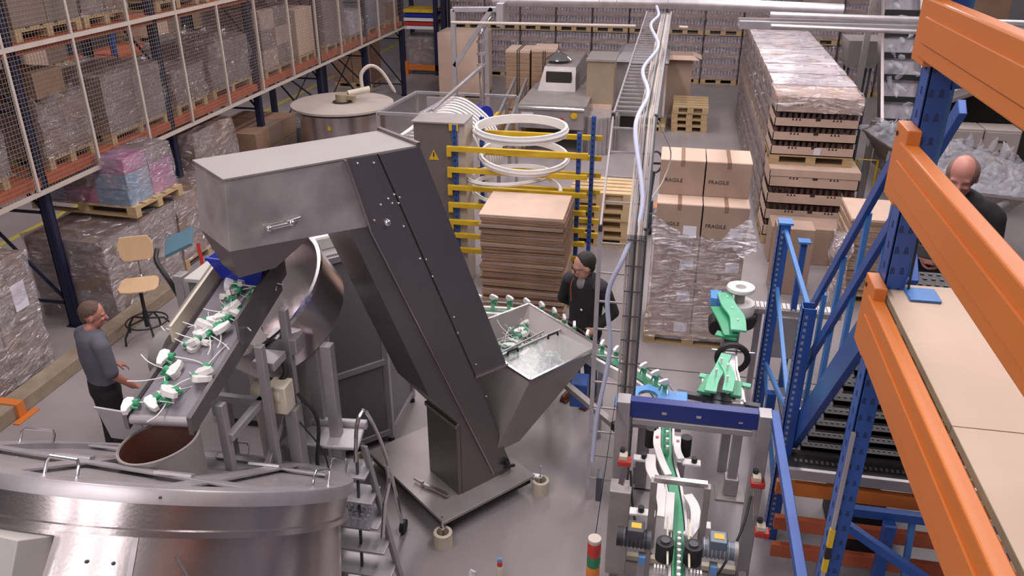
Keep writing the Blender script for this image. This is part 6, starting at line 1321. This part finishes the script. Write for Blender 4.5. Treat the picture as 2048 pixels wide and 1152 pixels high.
for s in (-1, 1): b = MB(); b.sphere((.02, s * .165, 1.40), .085, (1.0, 1.05, .8), 16, 10); b.build('shoulder_panel', M_clothg, pb)
b = MB(); b.tube(arc3([(.06, -.10, 1.46), (.135, -.10, 1.38), (.155, -.08, 1.22)], 4), .006, 6); b.build('red_strap', mat('dull_red', (.34, .07, .04), .7), pb)
b = MB(); b.sphere((.150, .04, 1.15), .012, (.4, 1.2, 1), 10, 6); b.build('jacket_logo', M_paper, pb)
b = MB(); chain(b, [(0, 0, .94), (0, 0, .86)], [.12, .13], (1, 1.28), 20)
for s in (-1, 1): chain(b, [(0, s * .088, .86), (.02, s * .10, .48), (-.02, s * .11, .10)], [.098, .075, .060])
flesh(b, 'jeans', M_jean, pb, .012, 4)
for s in (-1, 1): b = MB(); chain(b, [(-.05, s * .115, .055), (.03, s * .12, .055), (.15, s * .132, .04)], [.046, .046, .038]); b.box((.05, s * .122, .012), (.28, .09, .024)); flesh(b, 'shoe', M_shoe, pb, .009, 3)

# bald man holding a phone, behind the orange beam
pr = thing('person', 'bald person in a dark jacket holding a phone on the stairs behind the orange beams', 'person', (1.74, 5.13, 1.868), R(243))
b = MB(); T = head_mb(b, (.08, 0, 1.60), R(6), R(20), 1.06); chain(b, [(.02, 0, 1.50), (0, 0, 1.40)], [.06, .07]); chain(b, [(0, 0, 1.36), (0, 0, .95)], [.12, .13], (1, 1.25))
for s in (-1, 1):
    el = (.04, s * .25, 1.06); wr = (.38, s * .070 - .0, 1.17); chain(b, [(0, s * .18, 1.38), el, wr], [.055, .045, .032]); d = (Vector(wr) - Vector(el)).normalized(); hand(b, Vector(wr) + d * .012, d, (.2, s * .9, .2), -s, .75, 1.05)
    chain(b, [(0, s * .09, .90), (.0, s * .10, .48), (-.02, s * .11, .10)], [.085, .058, .045]); chain(b, [(-.04, s * .115, .05), (.14, s * .13, .03)], [.035, .03])
flesh(b, 'body', M_skinr, pr, .009, 3); face_parts(T, pr, 1.06)
b = MB(); b.M = T; b.sphere((-.026, 0, .028), .113, (.97, .83, .90), 24, 16); b.build('stubble_hair', mat('shaved_hair', (.20, .115, .09), .8, 0, (.15, .085, .065), 30), pr)
b = MB(); chain(b, [(0, 0, 1.43), (0, 0, 1.38), (0, 0, 1.2), (0, 0, 1.0), (0, 0, .84)], [.085, .145, .155, .145, .155], (1, 1.30), 20)
for s in (-1, 1): chain(b, [(0, s * .16, 1.40), (0, s * .21, 1.36), (.04, s * .255, 1.06), (.34, s * .084, 1.155)], [.075, .08, .066, .050])
flesh(b, 'jacket', M_cloth, pr, .011, 4)
b = MB(); b.tube(circ((.01, 0, 1.46), .085, 20, Matrix.Rotation(R(12), 3, 'Y')), .022, 8, True); b.build('collar', M_clothg, pr); b = MB(); b.tube(arc3([(.11, .09, 1.42), (.165, .11, 1.25), (.16, .12, 1.0)], 4), .005, 6); b.build('red_piping', M_red, pr)
b = MB(); chain(b, [(0, 0, .94), (0, 0, .86)], [.13, .135], (1, 1.28), 20)
for s in (-1, 1): chain(b, [(0, s * .088, .86), (0, s * .10, .48), (-.02, s * .11, .10)], [.10, .077, .062])
flesh(b, 'trousers', M_clothg, pr, .012, 4)
for s in (-1, 1): b = MB(); chain(b, [(-.05, s * .115, .055), (.03, s * .12, .055), (.15, s * .132, .04)], [.046, .046, .038]); b.box((.05, s * .122, .012), (.28, .09, .024)); flesh(b, 'shoe', M_black, pr, .010, 3)
pr.scale = (.96, .96, .96)
ph = thing('phone', 'black mobile phone held in both hands of the bald person', 'phone', (0, 0, 0))
M1 = Matrix.Translation(pr.location) @ Matrix.Rotation(R(243), 4, 'Z') @ Matrix.Diagonal((.96, .96, .96, 1)); c = M1 @ Vector((.49, -.03, 1.235)); ph.location = c; ph.rotation_euler = (0, R(-20), R(243))
b = MB(); b.mm((-.004, -.068, -.034), (.004, .068, .034)); b.build('case', M_black, ph, .004); b = MB(); b.mm((-.0055, -.062, -.030), (-.004, .062, .030)); b.build('screen', M_dgrey, ph)
